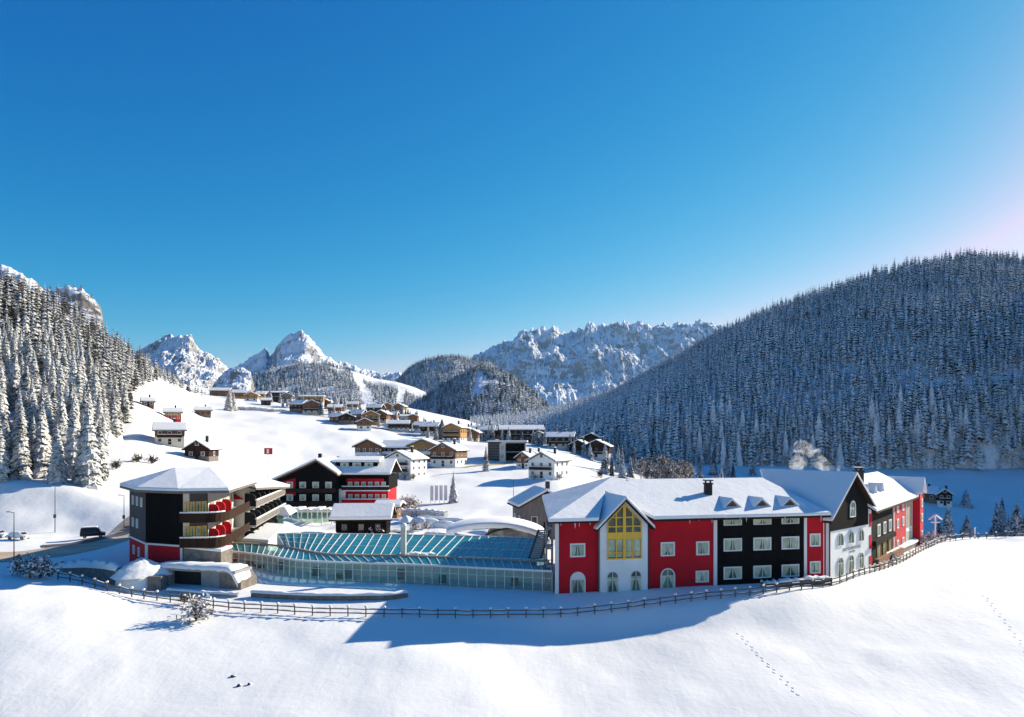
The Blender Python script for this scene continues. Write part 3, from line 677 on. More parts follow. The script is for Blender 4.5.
for c in (733, 763.3, 791.5):                      # three dormers
    dc = fA.s(c)+.55; m = MB(); f = fA; zb = 10.55; wv = 1.25
    plate(MB(), f, [(dc-wv, zb-.2), (dc+wv, zb-.2), (dc, zb+1.05)], -5.5, -1.4).build("dormer", 'brown', **W)
    for sg in (-1, 1):
        m.slab([f.p(dc, zb+1.5, -1.0), f.p(dc+sg*(wv+.35), zb+.12, -1.0), f.p(dc+sg*(wv+.35), zb+.12, -4.0), f.p(dc, zb+1.5, -7.0)][::sg], .3)
    m.build("dormer_roof_snow", 'rsnow', **W)
    plate(MB(), f, [(dc-.45, zb+.02), (dc+.45, zb+.02), (dc, zb+.6)], -1.42, -1.37).build("dormer_pane", 'farpane', **W)
def chimney(p, w_, h, cap=True):
    x, y, z = p; m = MB().box(x-w_/2, x+w_/2, y-w_/2, y+w_/2, z-2.5, z+h)
    m.box(x-w_/2-.12, x+w_/2+.12, y-w_/2-.12, y+w_/2+.12, z+h, z+h+.2)
    for q in (-1, 1): m.box(x+q*w_*.35-.06, x+q*w_*.35+.06, y-.3, y+.3, z+h+.2, z+h+.5)
    m.box(x-w_/2-.15, x+w_/2+.15, y-w_/2-.15, y+w_/2+.15, z+h+.5, z+h+.62)
    o = m.build("chimney", 'chimney', **W)
    MB().box(x-w_/2-.1, x+w_/2+.1, y-w_/2-.1, y+w_/2+.1, z+h+.62, z+h+.74).build("snow_cap", 'rsnow', o, world=True)
chimney((wx(708, 106), 106, 13.2), 1.0, .5)
chimney((wx(858.5, 121), 121, 13.8), 1.25, 1.1)
# cross gable: black timber above white plaster
gl = fF.L; gm = gl/2; gpz = 14.75; gez = 9.0
plate(MB(), fF, [(0, -.8), (gl, -.8), (gl, 7.05), (0, 7.05)], -14, 0).build("white_wall", 'white', **W)
k0 = 0; slp = (gpz-gez)/gm
plate(MB(), fF, [(.15, 7.05), (gl-1.7, 7.05), (gl-1.7, gez+slp*1.7-.1), (gm, gpz), (.15, gez+.1)], -14, .12).build("timber_gable", 'black', **W)
plate(MB(), fF, [(gl-1.7, 7.05), (gl, 7.05), (gl, gez), (gl-1.7, gez+slp*1.7-.1)], -14, 0).build("white_wall", 'white', **W)
for za, zb in ((.2, 2.0), (3.1, 5.3), (6.6, 8.6)):
    plate(MB(), fF, [(gl-1.15, za), (gl-.1, za), (gl-.1, zb), (gl-1.15, zb)], -.02, .05).build("red_quoin", 'red', **W)
for sg in (-1, 1):
    e = gm+sg*(gm+.9); ez = gpz-slp*(gm+.9)
    MB().slab([fF.p(gm, gpz+.75, .9), fF.p(e, ez+.75, .9), fF.p(e, ez+.75, -8), fF.p(gm, gpz+.75, -15)][::sg], .45).build("gable_roof_snow", 'rsnow', **W)
    MB().slab([fF.p(gm, gpz+.297, .8), fF.p(e-sg*.05, ez+.297, .8), fF.p(e-sg*.05, ez+.297, -8), fF.p(gm, gpz+.297, -13)][::sg], .26).build("gable_eaves", 'dbrown', **W)
for k in (.2, .44, .68):
    c = gl*k+.6
    window(hotel, fF, c-1.0, c+1.0, 4.6, 6.6, .0, True, fw=.1, frame='trim', name="arched_window", curtain=False)
    window(hotel, fF, c-1.0, c+1.0, -.1, 3.0, .0, True, fw=.1, frame='trim', name="arched_door", trans=2.1)
window(hotel, fF, gm-.95, gm+.95, 8.6, 11.1, .12, True, fw=.16, trans=9.9, name="arched_window")
def lettering(txt, f, s0, s1, z, h, out):
    cu = bpy.data.curves.new("lettering", 'FONT'); cu.body = txt; cu.size = h*1.35; cu.extrude = .03; cu.align_x = 'CENTER'
    o = bpy.data.objects.new("lettering", cu); dg = None; COL.objects.link(o)
    me = bpy.data.meshes.new_from_object(o.evaluated_get(bpy.context.evaluated_depsgraph_get())); bpy.data.objects.remove(o)
    xs = [v.co.x for v in me.vertices]; wd = max(xs)-min(xs); k = (s1-s0)/wd; c = (s0+s1)/2; l = hotel.location
    for v in me.vertices:
        q = f.p(c+v.co.x*k, z+v.co.y, out+v.co.z); v.co = (q[0]-l.x, q[1]-l.y, q[2]-l.z)
    me.materials.append(M['text']); o = bpy.data.objects.new("lettering", me); COL.objects.link(o); o.parent = hotel
lettering("ALPENROYAL", fF, gl*.27+.4, gl*.70+.4, 3.75, .5, .035)
lettering("HOTEL", fF, gl*.42+.4, gl*.56+.4, 3.32, .24, .035)
# right wing
wl = fG.L
q0, q1, q2, q3 = 0.3, fG.s(893), fG.s(905.3), fG.s(912.5)
wall_block(MB(), fG, -.2, q1, -.8, 9.2, 12).build("timber_wall", 'black', **W)
wall_block(MB(), fG, q1, q2, -.8, 9.2, 12, .12).build("red_wall", 'red', **W)
wall_block(MB(), fG, q2, q3, -.8, 9.2, 12).build("white_wall", 'white', **W)
plate(MB(), fG, [(q3, -.8), (wl, -.8), (wl, 9.6), ((q3+wl)/2, 12.2), (q3, 9.6)], -12, 1.3).build("red_end_wall", 'red', **W)
plate(MB(), fG, [(q3-.02, 9.55), (wl+.02, 9.55), ((q3+wl)/2, 12.25)], 1.28, 1.36).build("timber_gable", 'dbrown', **W)
for a, b in ((q1-.2, .18), (q2-.35, .18)): plate(MB(), fG, [(a, -.5), (a+.4, -.5), (a+.4, 8.9), (a, 8.9)], -.02, b).build("corner_trim", 'trim', **W)
plate(MB(), fG, [(q2+1.2, 3.6), (q3-1.2, 3.6), (q3-1.2, 8.8), (q2+1.2, 8.8)], -.02, .1).build("tall_window", 'tan', **W)
for k in range(3):
    c = q0+2.6+(q1-q0-2.6)*(k+.35)/3.0
    window(hotel, fG, c-.9, c+1.1, 4.5, 6.5, 0, fw=.2, name="window"); window(hotel, fG, c-1.1, c+1.3, .2, 3.3, 0, fw=.2, frame='ochre', name="terrace_door")
plate(MB(), fG, [(q0, 3.45), (q1, 3.45), (q1, 4.2), (q0, 4.2)], 0, .55).build("balcony_rail", 'black', **W)
for k in (.28, .72):
    c = q1+(q2-q1)*k
    for z0 in (.6, 4.4, 7.2): window(hotel, fG, c-.75, c+.75, z0, z0+1.7, .12, fw=.25)
for z0 in (.4,): window(hotel, fG, q2+1.4, q3-1.4, z0, z0+2.6, 0, fw=.2)
for z0 in (.8, 4.2, 7.0): window(hotel, fG, (q3+wl)/2-.7, (q3+wl)/2+.7, z0, z0+1.6, 1.3, fw=.25)
roof(fG, [((-2, -1.1, 9.0), (wl+.4, -1.1, 9.0), (wl-4.5, 6, 13.4), (-2, 6, 13.4)), ((-2, 6, 13.4), (wl-4.5, 6, 13.4), (wl+.4, 13, 9.0), (-2, 13, 9.0)), ((wl+.4, -1.1, 9.0), (wl+.4, 13, 9.0), (wl-4.5, 6, 13.4))], "wing_roof_snow")
ec = (q3+wl)/2; eh = (wl-q3)/2+.6
for sg in (-1, 1):
    MB().slab([fG.p(ec, 12.95, 1.9), fG.p(ec+sg*eh, 10.0, 1.9), fG.p(ec+sg*eh, 10.0, -5), fG.p(ec, 12.95, -7)][::sg], .4).build("gable_roof_snow", 'rsnow', **W)
for c in (875.5, 883.5, 890.5):
    dc = fG.s(c)+1.0; m = MB(); zb = 11.55; wv = .9
    plate(MB(), fG, [(dc-wv, zb-.5), (dc+wv, zb-.5), (dc, zb+.75)], -5.0, -1.6).build("dormer", 'dbrown', **W)
    for sg in (-1, 1): m.slab([fG.p(dc, zb+1.15, -1.3), fG.p(dc+sg*(wv+.3), zb-.25, -1.3), fG.p(dc+sg*(wv+.3), zb-.25, -4), fG.p(dc, zb+1.15, -5.5)][::sg], .25)
    m.build("dormer_roof_snow", 'rsnow', **W)
sm = MB()
for k in range(5): sm.bar(fG.p(12+k*3.4, 11.2, -2.2), fG.p(13+k*3.4, 11.2, -2.2), .1)

q = random.Random(12)
for k in range(16):
    a_ = q.uniform(0, 39); L_ = q.uniform(.3, .95)
    if gx0-1.5 < a_ < gx1+1.5: continue
    MB().tube([fA.p(a_, 9.62, 1.42), fA.p(a_, 9.55-L_*.5, 1.42), fA.p(a_, 9.55-L_, 1.42)], [.07, .05, .008], 6).build("icicle", 'lampclear', hotel, True, world=True)
# ------------------------------------------------------------------ left building: dark polygon with red base and curved balconies
def polyroof(pts, apexes, name, parent, up=.5, t=.45):
    m = MB(); e = MB()
    for p in pts:
        e.slab([(x, y, z+.045) for x, y, z in p], .3)
    m.blanket([[(x, y, z+up) for x, y, z in p] for p in pts], t)
    r = m.build(name, 'rsnow', parent, world=True); e.build("eaves", 'weather', r, world=True); return r
apt = thing("balcony_apartments", "dark polygonal apartment house with red base, snowy hipped roof and red screens on curved balconies", "apartment house", (-52, 113, 1.5))
P0, P1, P2, P3, P4, P5 = (-60.3, 113.5), (-53.6, 105.5), (-47.1, 103), (-41.6, 104.2), (-45.4, 122.5), (-62, 124)
B0, BZ, EV = .3, 5.05, 12.9
core = [P0, P1, P2, (-44.2, 104.6), (-47.4, 122.5), P5]
MB().prism([(x, y, BZ) for x, y in core], [(x, y, EV) for x, y in core]).build("wall", 'dkgrey', apt, world=True)
MB().prism([(x, y, B0) for x, y in core], [(x, y, BZ-.14) for x, y in core]).build("red_base_wall", 'red', apt, world=True)
f0, f1, f2 = Face(P0, P1), Face(P1, P2), Face(P2, P3); f3 = Face(P3, P4)
plate(MB(), f1, [(.05, BZ), (f1.L, BZ), (f1.L, EV-.1), (.05, EV-.1)], -.02, .14).build("black_cladding", 'black', apt, world=True)
m = MB()
for f in (f0, f1): plate(m, f, [(0, BZ-.13), (f.L, BZ-.13), (f.L, BZ+.13), (0, BZ+.13)], -.02, .17)
plate(m, f0, [(f0.L-.35, B0), (f0.L, B0), (f0.L, BZ-.14), (f0.L-.35, BZ-.14)], -.02, .1); plate(m, f1, [(.03, B0), (.38, B0), (.38, BZ-.14), (.03, BZ-.14)], -.02, .1)
plate(m, f1, [(f1.L-.4, B0), (f1.L, B0), (f1.L, BZ-.14), (f1.L-.4, BZ-.14)], -.02, .1)
m.build("white_trim", 'trim', apt, world=True)
for z0 in (5.9, 9.3):
    for k in (.2, .45, .7)[:3 if z0 > 9 else 2]:
        window(apt, f0, f0.L*k, f0.L*k+1.0, z0+.9, z0+2.3, .0, fw=.14)
for k in (.25, .55): window(apt, f0, f0.L*k, f0.L*k+1.0, 2.6, 4.0, 0, fw=.14)
# round-cornered balconies on two floors and the terrace below
def rounded(a, b, c, k=6, r=.5):
    a, b, c = Vector(a), Vector(b), Vector(c); out = [a]
    p = b+(a-b)*r; q = b+(c-b)*.22
    for i in range(k+1):
        t = i/k; out.append(p*(1-t)**2+b*2*t*(1-t)+q*t*t)
    return out+[c]
edge = [Vector((x, y)) for x, y in [(-47.2, 102.2)]]+rounded((-47.0, 102.1), (-41.0, 102.6), (-44.6, 122.3))[1:]
wallline = [Vector((-47.1, 103.05)), Vector((-44.25, 104.65)), Vector((-47.4, 122.4))]
for z in (5.3, 8.85):
    fl = [(p.x, p.y) for p in edge]+[(-47.3, 122.2), (-44.3, 104.8), (-47.1, 103.2)]
    MB().prism([(x, y, z-.3) for x, y in fl], [(x, y, z) for x, y in fl]).build("balcony_floor", 'concrete', apt, world=True)
    rl = MB(); cap = MB()
    for a, b in zip(edge[:-1], edge[1:]):
        rl.bar((a.x, a.y, z+.28), (b.x, b.y, z+.28), .1, 1.35)
    for a, b in zip(edge[:-4], edge[1:-3]):
        cap.bar((a.x, a.y, z+1.06), (b.x, b.y, z+1.06), .34, .2)
    r_ = rl.build("balcony_rail", 'dbrown', apt, world=True); cap.build("snow_cap", 'rsnow', r_, world=True)
fr = Face((-47.1, 103.05), (-44.25, 104.65)); fe = Face((-44.22, 104.7), (-47.38, 122.4))
plate(MB(), fe, [(0, 2), (fe.L, 2), (fe.L, 12.6), (0, 12.6)], -.03, .05).build("balcony_wall", 'cream', apt, world=True)
plate(MB(), fr, [(0.02, 5.2), (fr.L-.02, 5.2), (fr.L-.02, 12.6), (0.02, 12.6)], -.03, .05).build("balcony_wall", 'cream', apt, world=True)
for z in (5.3, 8.85):
    for k in range(4): window(apt, fr, .12+k*.78, .12+k*.78+.68, z+.1, z+2.5, .05, frame='yellow', fw=.08, mull=0)
    for k in range(4): window(apt, fe, 1.0+k*4.4, 3.0+k*4.4, z+.1, z+2.3, .05, frame='trim', fw=.12)
def screen(f, k, z, m, deep=1.3, h=1.95):
    mb = MB(); pts = [(0, 0), (deep, 0), (deep, h*.62)]+[(deep-deep*.55*(1-math.cos(a)), h*.62+h*.38*math.sin(a)) for a in np.linspace(.3, 1.57, 5)]+[(0, h)]
    b0 = [f.p(k-.1, z+b, a+.05) for a, b in pts]; b1 = [f.p(k+.35, z+b, a+.05) for a, b in pts]
    return mb.prism(b0, b1)
for z in (5.3, 8.85):
    for k in (.6, 5.0, 9.4): screen(fe, k, z, 0).build("red_screen", 'redseat', apt, world=True)
for k in (5.0,): screen(fe, k, 2.3, 0, 2.2, 2.4).build("red_screen", 'redseat', apt, world=True)
ov = 1.3
E = [(-61.9, 113.6), (-54.3, 104.0), (-47.0, 101.3), (-40.4, 102.8), (-43.6, 123.0), (-63.2, 125)]
ra, rb = (-53.6, 114.5, 15.35), (-49.4, 117.5, 15.35); z_ = EV
E3 = [(x, y, z_) for x, y in E]
polyroof([(E3[0], E3[1], ra), (E3[1], E3[2], ra), (E3[2], E3[3], rb, ra), (E3[3], E3[4], rb), (E3[4], E3[5], ra, rb), (E3[5], E3[0], ra)], None, "roof_snow", apt)
# wing behind it with black screens
wing = thing("balcony_wing", "long balcony wing with black screens and thick snow behind the dark polygonal house", "apartment house", (-52, 136, 1.5))
fw_ = Face((-45.9, 123.4), (-50.2, 153)); L = fw_.L
MB().prism([fw_.p(0, .3), fw_.p(L, .3), fw_.p(L, .3, -12), fw_.p(0, .3, -12)], [fw_.p(0, 12.1), fw_.p(L, 10.1), fw_.p(L, 10.1, -12), fw_.p(0, 12.1, -12)]).build("wall", 'cream', wing, world=True)
for z in (2.3, 5.5, 8.75):
    if z > 3:
        MB().prism([fw_.p(0, z-.3, 0.02), fw_.p(L, z-.3, 0.02), fw_.p(L, z-.3, 1.9), fw_.p(0, z-.3, 1.9)], [fw_.p(0, z, 0.02), fw_.p(L, z, 0.02), fw_.p(L, z, 1.9), fw_.p(0, z, 1.9)]).build("balcony_floor", 'concrete', wing, world=True)
        r_ = MB().bar(fw_.p(0, z+.45, 1.95), fw_.p(L, z+.45, 1.95), .1, 1.1).build("balcony_rail", 'weather', wing, world=True)
        MB().bar(fw_.p(0, z+1.1, 1.95), fw_.p(L, z+1.1, 1.95), .4, .22).build("snow_cap", 'rsnow', r_, world=True)
    for k in range(7):
        if .4+k*4.3 < L-1: screen(fw_, .4+k*4.3, z, 0, 1.75, 2.2).build("black_screen", 'blkseat', wing, world=True)
        if 1.8+k*4.3 < L-2: window(wing, fw_, 1.6+k*4.3, 3.8+k*4.3, z+.1, z+2.2, 0.0, fw=.12)
polyroof([((-43.2, 121.5, 12.0), (-47.6, 154.5, 10.0), (-55.5, 154.5, 12.2), (-52.5, 121.5, 14.4)), ((-52.5, 121.5, 14.4), (-55.5, 154.5, 12.2), (-64, 154.5, 10.0), (-62, 121.5, 12.0))], None, "roof_snow", wing)
MB().prism([(-45.9, 122.95, 10), (-60, 124, 10), (-52.5, 123.3, 14.0)], [(-45.9, 123.3, 10), (-60, 124.3, 10), (-52.5, 123.6, 14.0)]).build("red_gable_wall", 'red', wing, world=True)

# ------------------------------------------------------------------ glass pool hall
def crv(pts, n):
    """smooth curve through (px, depth) stations, evenly resampled in plan"""
    q = np.array([(wx(a, b), b) for a, b in pts]); t = np.concatenate([[0], np.cumsum(np.hypot(*np.diff(q, axis=0).T))])
    tt = np.linspace(0, t[-1], 400); x = np.interp(tt, t, q[:, 0]); y = np.interp(tt, t, q[:, 1])
    ker = np.ones(41)/41
    def smo(v): 
        p = np.pad(v, 20, mode='reflect', reflect_type='odd'); return np.convolve(p, ker, 'valid')
    x, y = smo(x), smo(y); t = np.concatenate([[0], np.cumsum(np.hypot(np.diff(x), np.diff(y)))]); u = np.linspace(0, t[-1], n)
    return [Vector((a, b)) for a, b in zip(np.interp(u, t, x), np.interp(u, t, y))]
hall = thing("glass_pool_hall", "curved glass pool hall with teal glazed roof between the two red hotels", "pool hall", (-15, 105, 0))
NW = 44
fr_ = crv([(213, 114), (235, 112.5), (257, 110.3), (282, 106.5), (303, 104), (360, 102.4), (409, 101.3), (478, 98.6), (552, 96.1)], NW)
gu_ = crv([(204, 117.5), (240, 117), (270, 115.5), (294, 112), (312, 108), (331, 105.6), (409, 104.6), (478, 102.4), (549, 99.6)], NW)
z0w, z1w, zg = -.2, 2.75, 3.35
V = [(p.x, p.y, z0w) for p in fr_]+[(p.x, p.y, z1w) for p in fr_]
def strip(a, za, b, zb, th=.06):
    m = MB()
    for i in range(len(a)-1):
        m.prism([(a[i].x, a[i].y, za-th), (a[i+1].x, a[i+1].y, za-th), (b[i+1].x, b[i+1].y, zb-th), (b[i].x, b[i].y, zb-th)], [(a[i].x, a[i].y, za), (a[i+1].x, a[i+1].y, za), (b[i+1].x, b[i+1].y, zb), (b[i].x, b[i].y, zb)])
    return m
def grid_surface(a, za, b, zb):
    n = len(a); V = [(p.x, p.y, za) for p in a]+[(p.x, p.y, zb) for p in b]; m = MB(); m.v = V
    m.f = [(i, i+1, n+i+1, n+i) for i in range(n-1)]; return m
grid_surface(fr_, z0w+.3, fr_, z1w-.1).build("wall_glass", 'wallglass', hall, world=True)
grid_surface(fr_, z1w, gu_, zg).build("lower_roof_glass", 'roofglass', hall, world=True)
m = MB()
for p in fr_: m.bar((p.x, p.y-.03, z0w), (p.x, p.y-.03, z1w), .09)
for p, q in zip(fr_[:-1], fr_[1:]):
    m.bar((p.x, p.y-.04, z1w-.02), (q.x, q.y-.04, z1w-.02), .22, .26); m.bar((p.x, p.y-.02, 1.75), (q.x, q.y-.02, 1.75), .06)
m.build("wall_mullions", 'trim', hall, world=True)
m = MB()
for p, q in zip(fr_[:-1], fr_[1:]): m.bar((p.x, p.y, z0w+.05), (q.x, q.y, z0w+.05), .3, .55)
m.build("plinth", 'concrete', hall, world=True)
m = MB()
for i in range(NW): m.bar((fr_[i].x, fr_[i].y, z1w+.05), (gu_[i].x, gu_[i].y, zg+.05), .08)
m.build("lower_roof_bars", 'trim', hall, world=True)
m = MB()
for p, q in zip(gu_[:-1], gu_[1:]): m.bar((p.x, p.y, zg+.08), (q.x, q.y, zg+.08), .42, .22)
m.build("gutter", 'tan', hall, world=True)
i0 = 11
gu2 = gu_[i0:]; n2 = len(gu2)
ri_ = crv([(277, 117.5), (330, 117.6), (400, 116.5), (470, 114.8), (537, 112.5)], n2)
zr_ = 4.85
grid_surface(gu2, zg+.12, ri_, zr_).build("upper_roof_glass", 'roofglass', hall, world=True)
m = MB()
for i in range(n2):
    sh = 2.2*np.clip((i/(n2-1)-.42)/.2, 0, 1)
    j = min(i+sh, n2-1); j0 = int(j); f_ = j-j0; j1 = min(j0+1, n2-1); e = ri_[j0]*(1-f_)+ri_[j1]*f_
    if i+sh <= n2-1: m.bar((gu2[i].x, gu2[i].y, zg+.17), (e.x, e.y, zr_+.06), .085)
for fr2 in (.4, .72):
    for i in range(n2-1):
        p = gu2[i]*(1-fr2)+ri_[i]*fr2; q = gu2[i+1]*(1-fr2)+ri_[i+1]*fr2; z = (zg+.12)*(1-fr2)+zr_*fr2
        m.bar((p.x, p.y, z+.03), (q.x, q.y, z+.03), .05)
for p, q in zip(ri_[:-1], ri_[1:]): m.bar((p.x, p.y, zr_+.05), (q.x, q.y, zr_+.05), .2, .14)
m.build("upper_roof_bars", 'trim', hall, world=True)
grid_surface(ri_, 0, ri_, zr_-.02).build("rear_wall", 'white', hall, world=True)
bk = [p+Vector((.3, 4.6)) for p in fr_]
grid_surface(bk, -.2, bk, 2.6).build("inner_wall", 'white', hall, world=True)
grid_surface(fr_, .06, [p+Vector((.2, 14)) for p in fr_], .06).build("floor", 'white', hall, world=True)
m = MB()
q = random.Random(4)
for i in sorted(q.sample(range(1, NW-1), 11)):
    p = fr_[i]+Vector((.1, 1.2+q.random()*2)); m.box(p.x-.5, p.x+.5, p.y-.3, p.y+.3, .07, .5+q.random()*1.1)
m.build("lounge_furniture", 'dbrown', hall, world=True)
mp = MB(); px_, pd = wx(403.5, 105), 105
mp.box(px_-.36, px_+.36, pd-.36, pd+.36, 2.5, 7.6); pl = mp.build("pillar", 'cream', hall, world=True)
mb = MB(); mb.box(px_-.42, px_+.42, pd-.42, pd+.42, 7.6, 7.8); mb.blob((px_, pd, 7.85), (.42, .42, .25), 3).build("snow_cap", 'rsnow', pl, True, world=True)
m = MB(); q = random.Random(9)
for k in range(9): m.blob((wx(411+k*2.6, 105.4)+q.uniform(-.4, .4), 105.6+q.uniform(-.3, .6)-k*.06, zg+.2), (q.uniform(.6, 1.1), q.uniform(.5, .9), q.uniform(.12, .28)), k, 10, 5)
m.build("roof_snow_patch", 'rsnow', hall, True, world=True)
m = MB()
for k in range(14): m.blob((wx(462+k*6.2, 102.2-k*.2), 102.9-k*.2, zg+.16), (.55, .25, .1), k+50, 8, 4)
m.build("gutter_snow", 'rsnow', hall, True, world=True)
# snowy flat roof between hall and balcony wing
m = MB().slab([(wx(243, 119), 119, 3.5), (wx(268, 117), 117, 3.5), (wx(285, 135), 135, 3.9), (wx(266, 137), 137, 3.9)], 3.6)
lr = tag(m.build("link_building", 'cream'), "low flat-roofed link with deep snow on top beside the balcony wing", "annexe")
MB().slab([(wx(243, 119)-.1, 118.8, 3.95), (wx(268, 117)+.2, 116.8, 3.95), (wx(285, 135)+.2, 135.2, 4.4), (wx(266, 137), 137.2, 4.4)], .43).build("snow_cap", 'rsnow', lr)

# outside stair at the hotel's left end
st = thing("outside_staircase", "grey metal outside staircase between the glass hall and the red hotel wall", "staircase", (wx(543, 99), 99, 0))
m = MB()
sx0, sx1 = wx(546.5, 98.3), wx(553.5, 97.2)
for x in (sx0, sx1-.1):
    for y in (97.4, 100.2): m.bar((x, y, -.3), (x, y, 9.0), .16)
m.build("post", 'steel', st, world=True)
for z in (3.0, 5.6, 8.2):
    l_ = MB().box(sx0-.1, sx1, 97.3, 100.3, z-.16, z).build("landing", 'concrete', st, world=True)
    MB().box(sx0, sx1-.1, 97.5, 100.1, z, z+.18).build("snow_cap", 'rsnow', l_, world=True)
    r_ = MB()
    for h in (.5, 1.0): r_.bar((sx0-.1, 97.3, z+h), (sx1, 97.3, z+h), .07)
    r_.build("railing", 'metal', st, world=True)
fl = MB(); tr = MB()
a, b = Vector((wx(529, 101), 101.5, 3.5)), Vector((wx(539, 101), 101.5, 7.6))
for o in (0, 1.6):
    fl.bar(a+Vector((o, 0, 0)), b+Vector((o, 0, 0)), .12, .3)
for k in range(15):
    p = a+(b-a)*(k+.5)/15; tr.box(p.x+.05, p.x+1.55, p.y-.55, p.y+.35, p.z-.04, p.z+.04)
fl.build("stringer", 'metal', st, world=True); tr.build("treads", 'steel', st, world=True)
m = MB().bar((a.x+.8, 101.9, -.2), (a.x+.8, 101.9, 3.6), .14).bar((b.x+.8, 101.9, -.2), (b.x+.8, 101.9, 7.6), .14); m.build("prop", 'steel', st, world=True)

# ------------------------------------------------------------------ chalets
def house(name, label, cat, pos, w, dp, h, rz=0, ridge='g', pitch=.42, lower='white', upper='brown', split=None, rows=2, cols=3, side_cols=3, balc=(), chim=1, group=None, snow=.55, over=1.1, detail=True, sink=2.0, win='trim', bm='dbrown'):
    """ridge 'g': gable towards the viewer (ridge runs back); 'e': eaves towards the viewer"""
    o = thing(name, label, cat, pos, rz, group)
    split = h*.5 if split is None else split
    hw, hd = w/2, dp/2
    rz_ = (hw if ridge == 'g' else hd)*pitch
    MB().box(-hw, hw, -hd, hd, -sink, split).build("wall", lower, o)
    e = .06; b = MB()
    if ridge == 'g':
        b.prism([(-hw-e, -hd-e, split), (hw+e, -hd-e, split), (hw+e, -hd-e, h), (0, -hd-e, h+rz_), (-hw-e, -hd-e, h)], [(-hw-e, hd+e, split), (hw+e, hd+e, split), (hw+e, hd+e, h), (0, hd+e, h+rz_), (-hw-e, hd+e, h)])
    else:
        b.prism([(-hw-e, -hd-e, split), (-hw-e, -hd-e, h), (-hw-e, 0, h+rz_), (-hw-e, hd+e, h), (-hw-e, hd+e, split)], [(hw+e, -hd-e, split), (hw+e, -hd-e, h), (hw+e, 0, h+rz_), (hw+e, hd+e, h), (hw+e, hd+e, split)])
    b.build("upper_wall", upper, o)
    sm, em = MB(), MB(); ov = over
    for sg in (-1, 1):
        if ridge == 'g':
            q = [(0, -hd-ov, h+rz_), (sg*(hw+ov), -hd-ov, h-ov*pitch), (sg*(hw+ov), hd+ov, h-ov*pitch), (0, hd+ov, h+rz_)]
        else:
            q = [(-hw-ov, 0, h+rz_), (-hw-ov, sg*(hd+ov), h-ov*pitch), (hw+ov, sg*(hd+ov), h-ov*pitch), (hw+ov, 0, h+rz_)]
        if (ridge == 'g') == (sg < 0): q = q[::-1]
        em.slab([(x, y, z+.22) for x, y, z in q], .2); sm.slab([(x*.985, y*.985, z+.225+snow) for x, y, z in q], snow)
    rf = sm.build("roof", 'rsnow', o); em.build("eaves", 'dbrown', rf)
    if chim:
        cx_, cy_ = (hw*.35, hd*.2) if ridge == 'g' else (hw*.3, hd*.25)
        zt = h+rz_*.65
        MB().box(cx_-.4, cx_+.4, cy_-.4, cy_+.4, zt-1, zt+rz_*.5+1.5).build("chimney", 'chimney', rf)
        MB().box(cx_-.45, cx_+.45, cy_-.45, cy_+.45, zt+rz_*.5+1.503, zt+rz_*.5+1.8).build("chimney_snow", 'rsnow', rf)
    fh = h/rows
    faces = [(Face((-hw, -hd), (hw, -hd)), cols, w)]
    if side_cols: faces += [(Face((hw, -hd), (hw, hd)), side_cols, dp), (Face((-hw, hd), (-hw, -hd)), side_cols, dp)]
    ws = min(1.3, w/cols*.5)
    for f, n, L in faces:
        for r in range(rows+(1 if ridge == 'g' and f is faces[0][0] and rz_ > 1.6 and detail else 0)):
            nn = n if r < rows else max(1, n-2)
            for k in range(nn):
                c = L*(k+.5)/nn if r < rows else L/2+(k-(nn-1)/2)*ws*2
                z0 = r*fh+fh*.32; z1 = z0+min(1.5, fh*.5); dq = e+.002 if z0 > split-.5 else .002
                if detail:
                    pts = outline(c-ws/2, c+ws/2, z0, z1, False)
                    o_ = ring(MB(), f, pts, inset(pts, .12), dq-.05, dq+.1).build("window", win, o)
                    plate(MB(), f, inset(pts, .1), dq, dq+.04).build("pane", 'farpane', o_)
                else:
                    plate(MB(), f, outline(c-ws/2, c+ws/2, z0, z1, False), dq, dq+.06).build("window", 'farpane', o)
    for zb in balc:
        b = MB(); f = faces[0][0]; L = f.L
        plate(b, f, [(L*.08, zb-.15), (L*.92, zb-.15), (L*.92, zb), (L*.08, zb)], 0.07, 1.3)
        plate(b, f, [(L*.08, zb), (L*.92, zb), (L*.92, zb+.95), (L*.08, zb+.95)], 1.2, 1.3)
        bo = b.build("balcony", bm, o)
        plate(MB(), f, [(L*.08, zb+.953), (L*.92, zb+.953), (L*.92, zb+1.12), (L*.08, zb+1.12)], 1.1, 1.4).build("balcony_snow", 'rsnow', bo)
    if detail:
        f = faces[0][0]; plate(MB(), f, outline(f.L*.5-.55, f.L*.5+.55, 0, 2.1, False), .002 if split > 1 else e+.002, .07 if split > 1 else .13).build("door", 'dbrown', o)
    return o
def hpos(px, y, d): return Vector((wx(px, d), d, zy(y, d)))
def hset(px, y, d):
    """the ground at that bearing and distance carries the house"""
    x = wx(px, d); return Vector((x, d, ground(x, d)-.1))
rd = math.radians
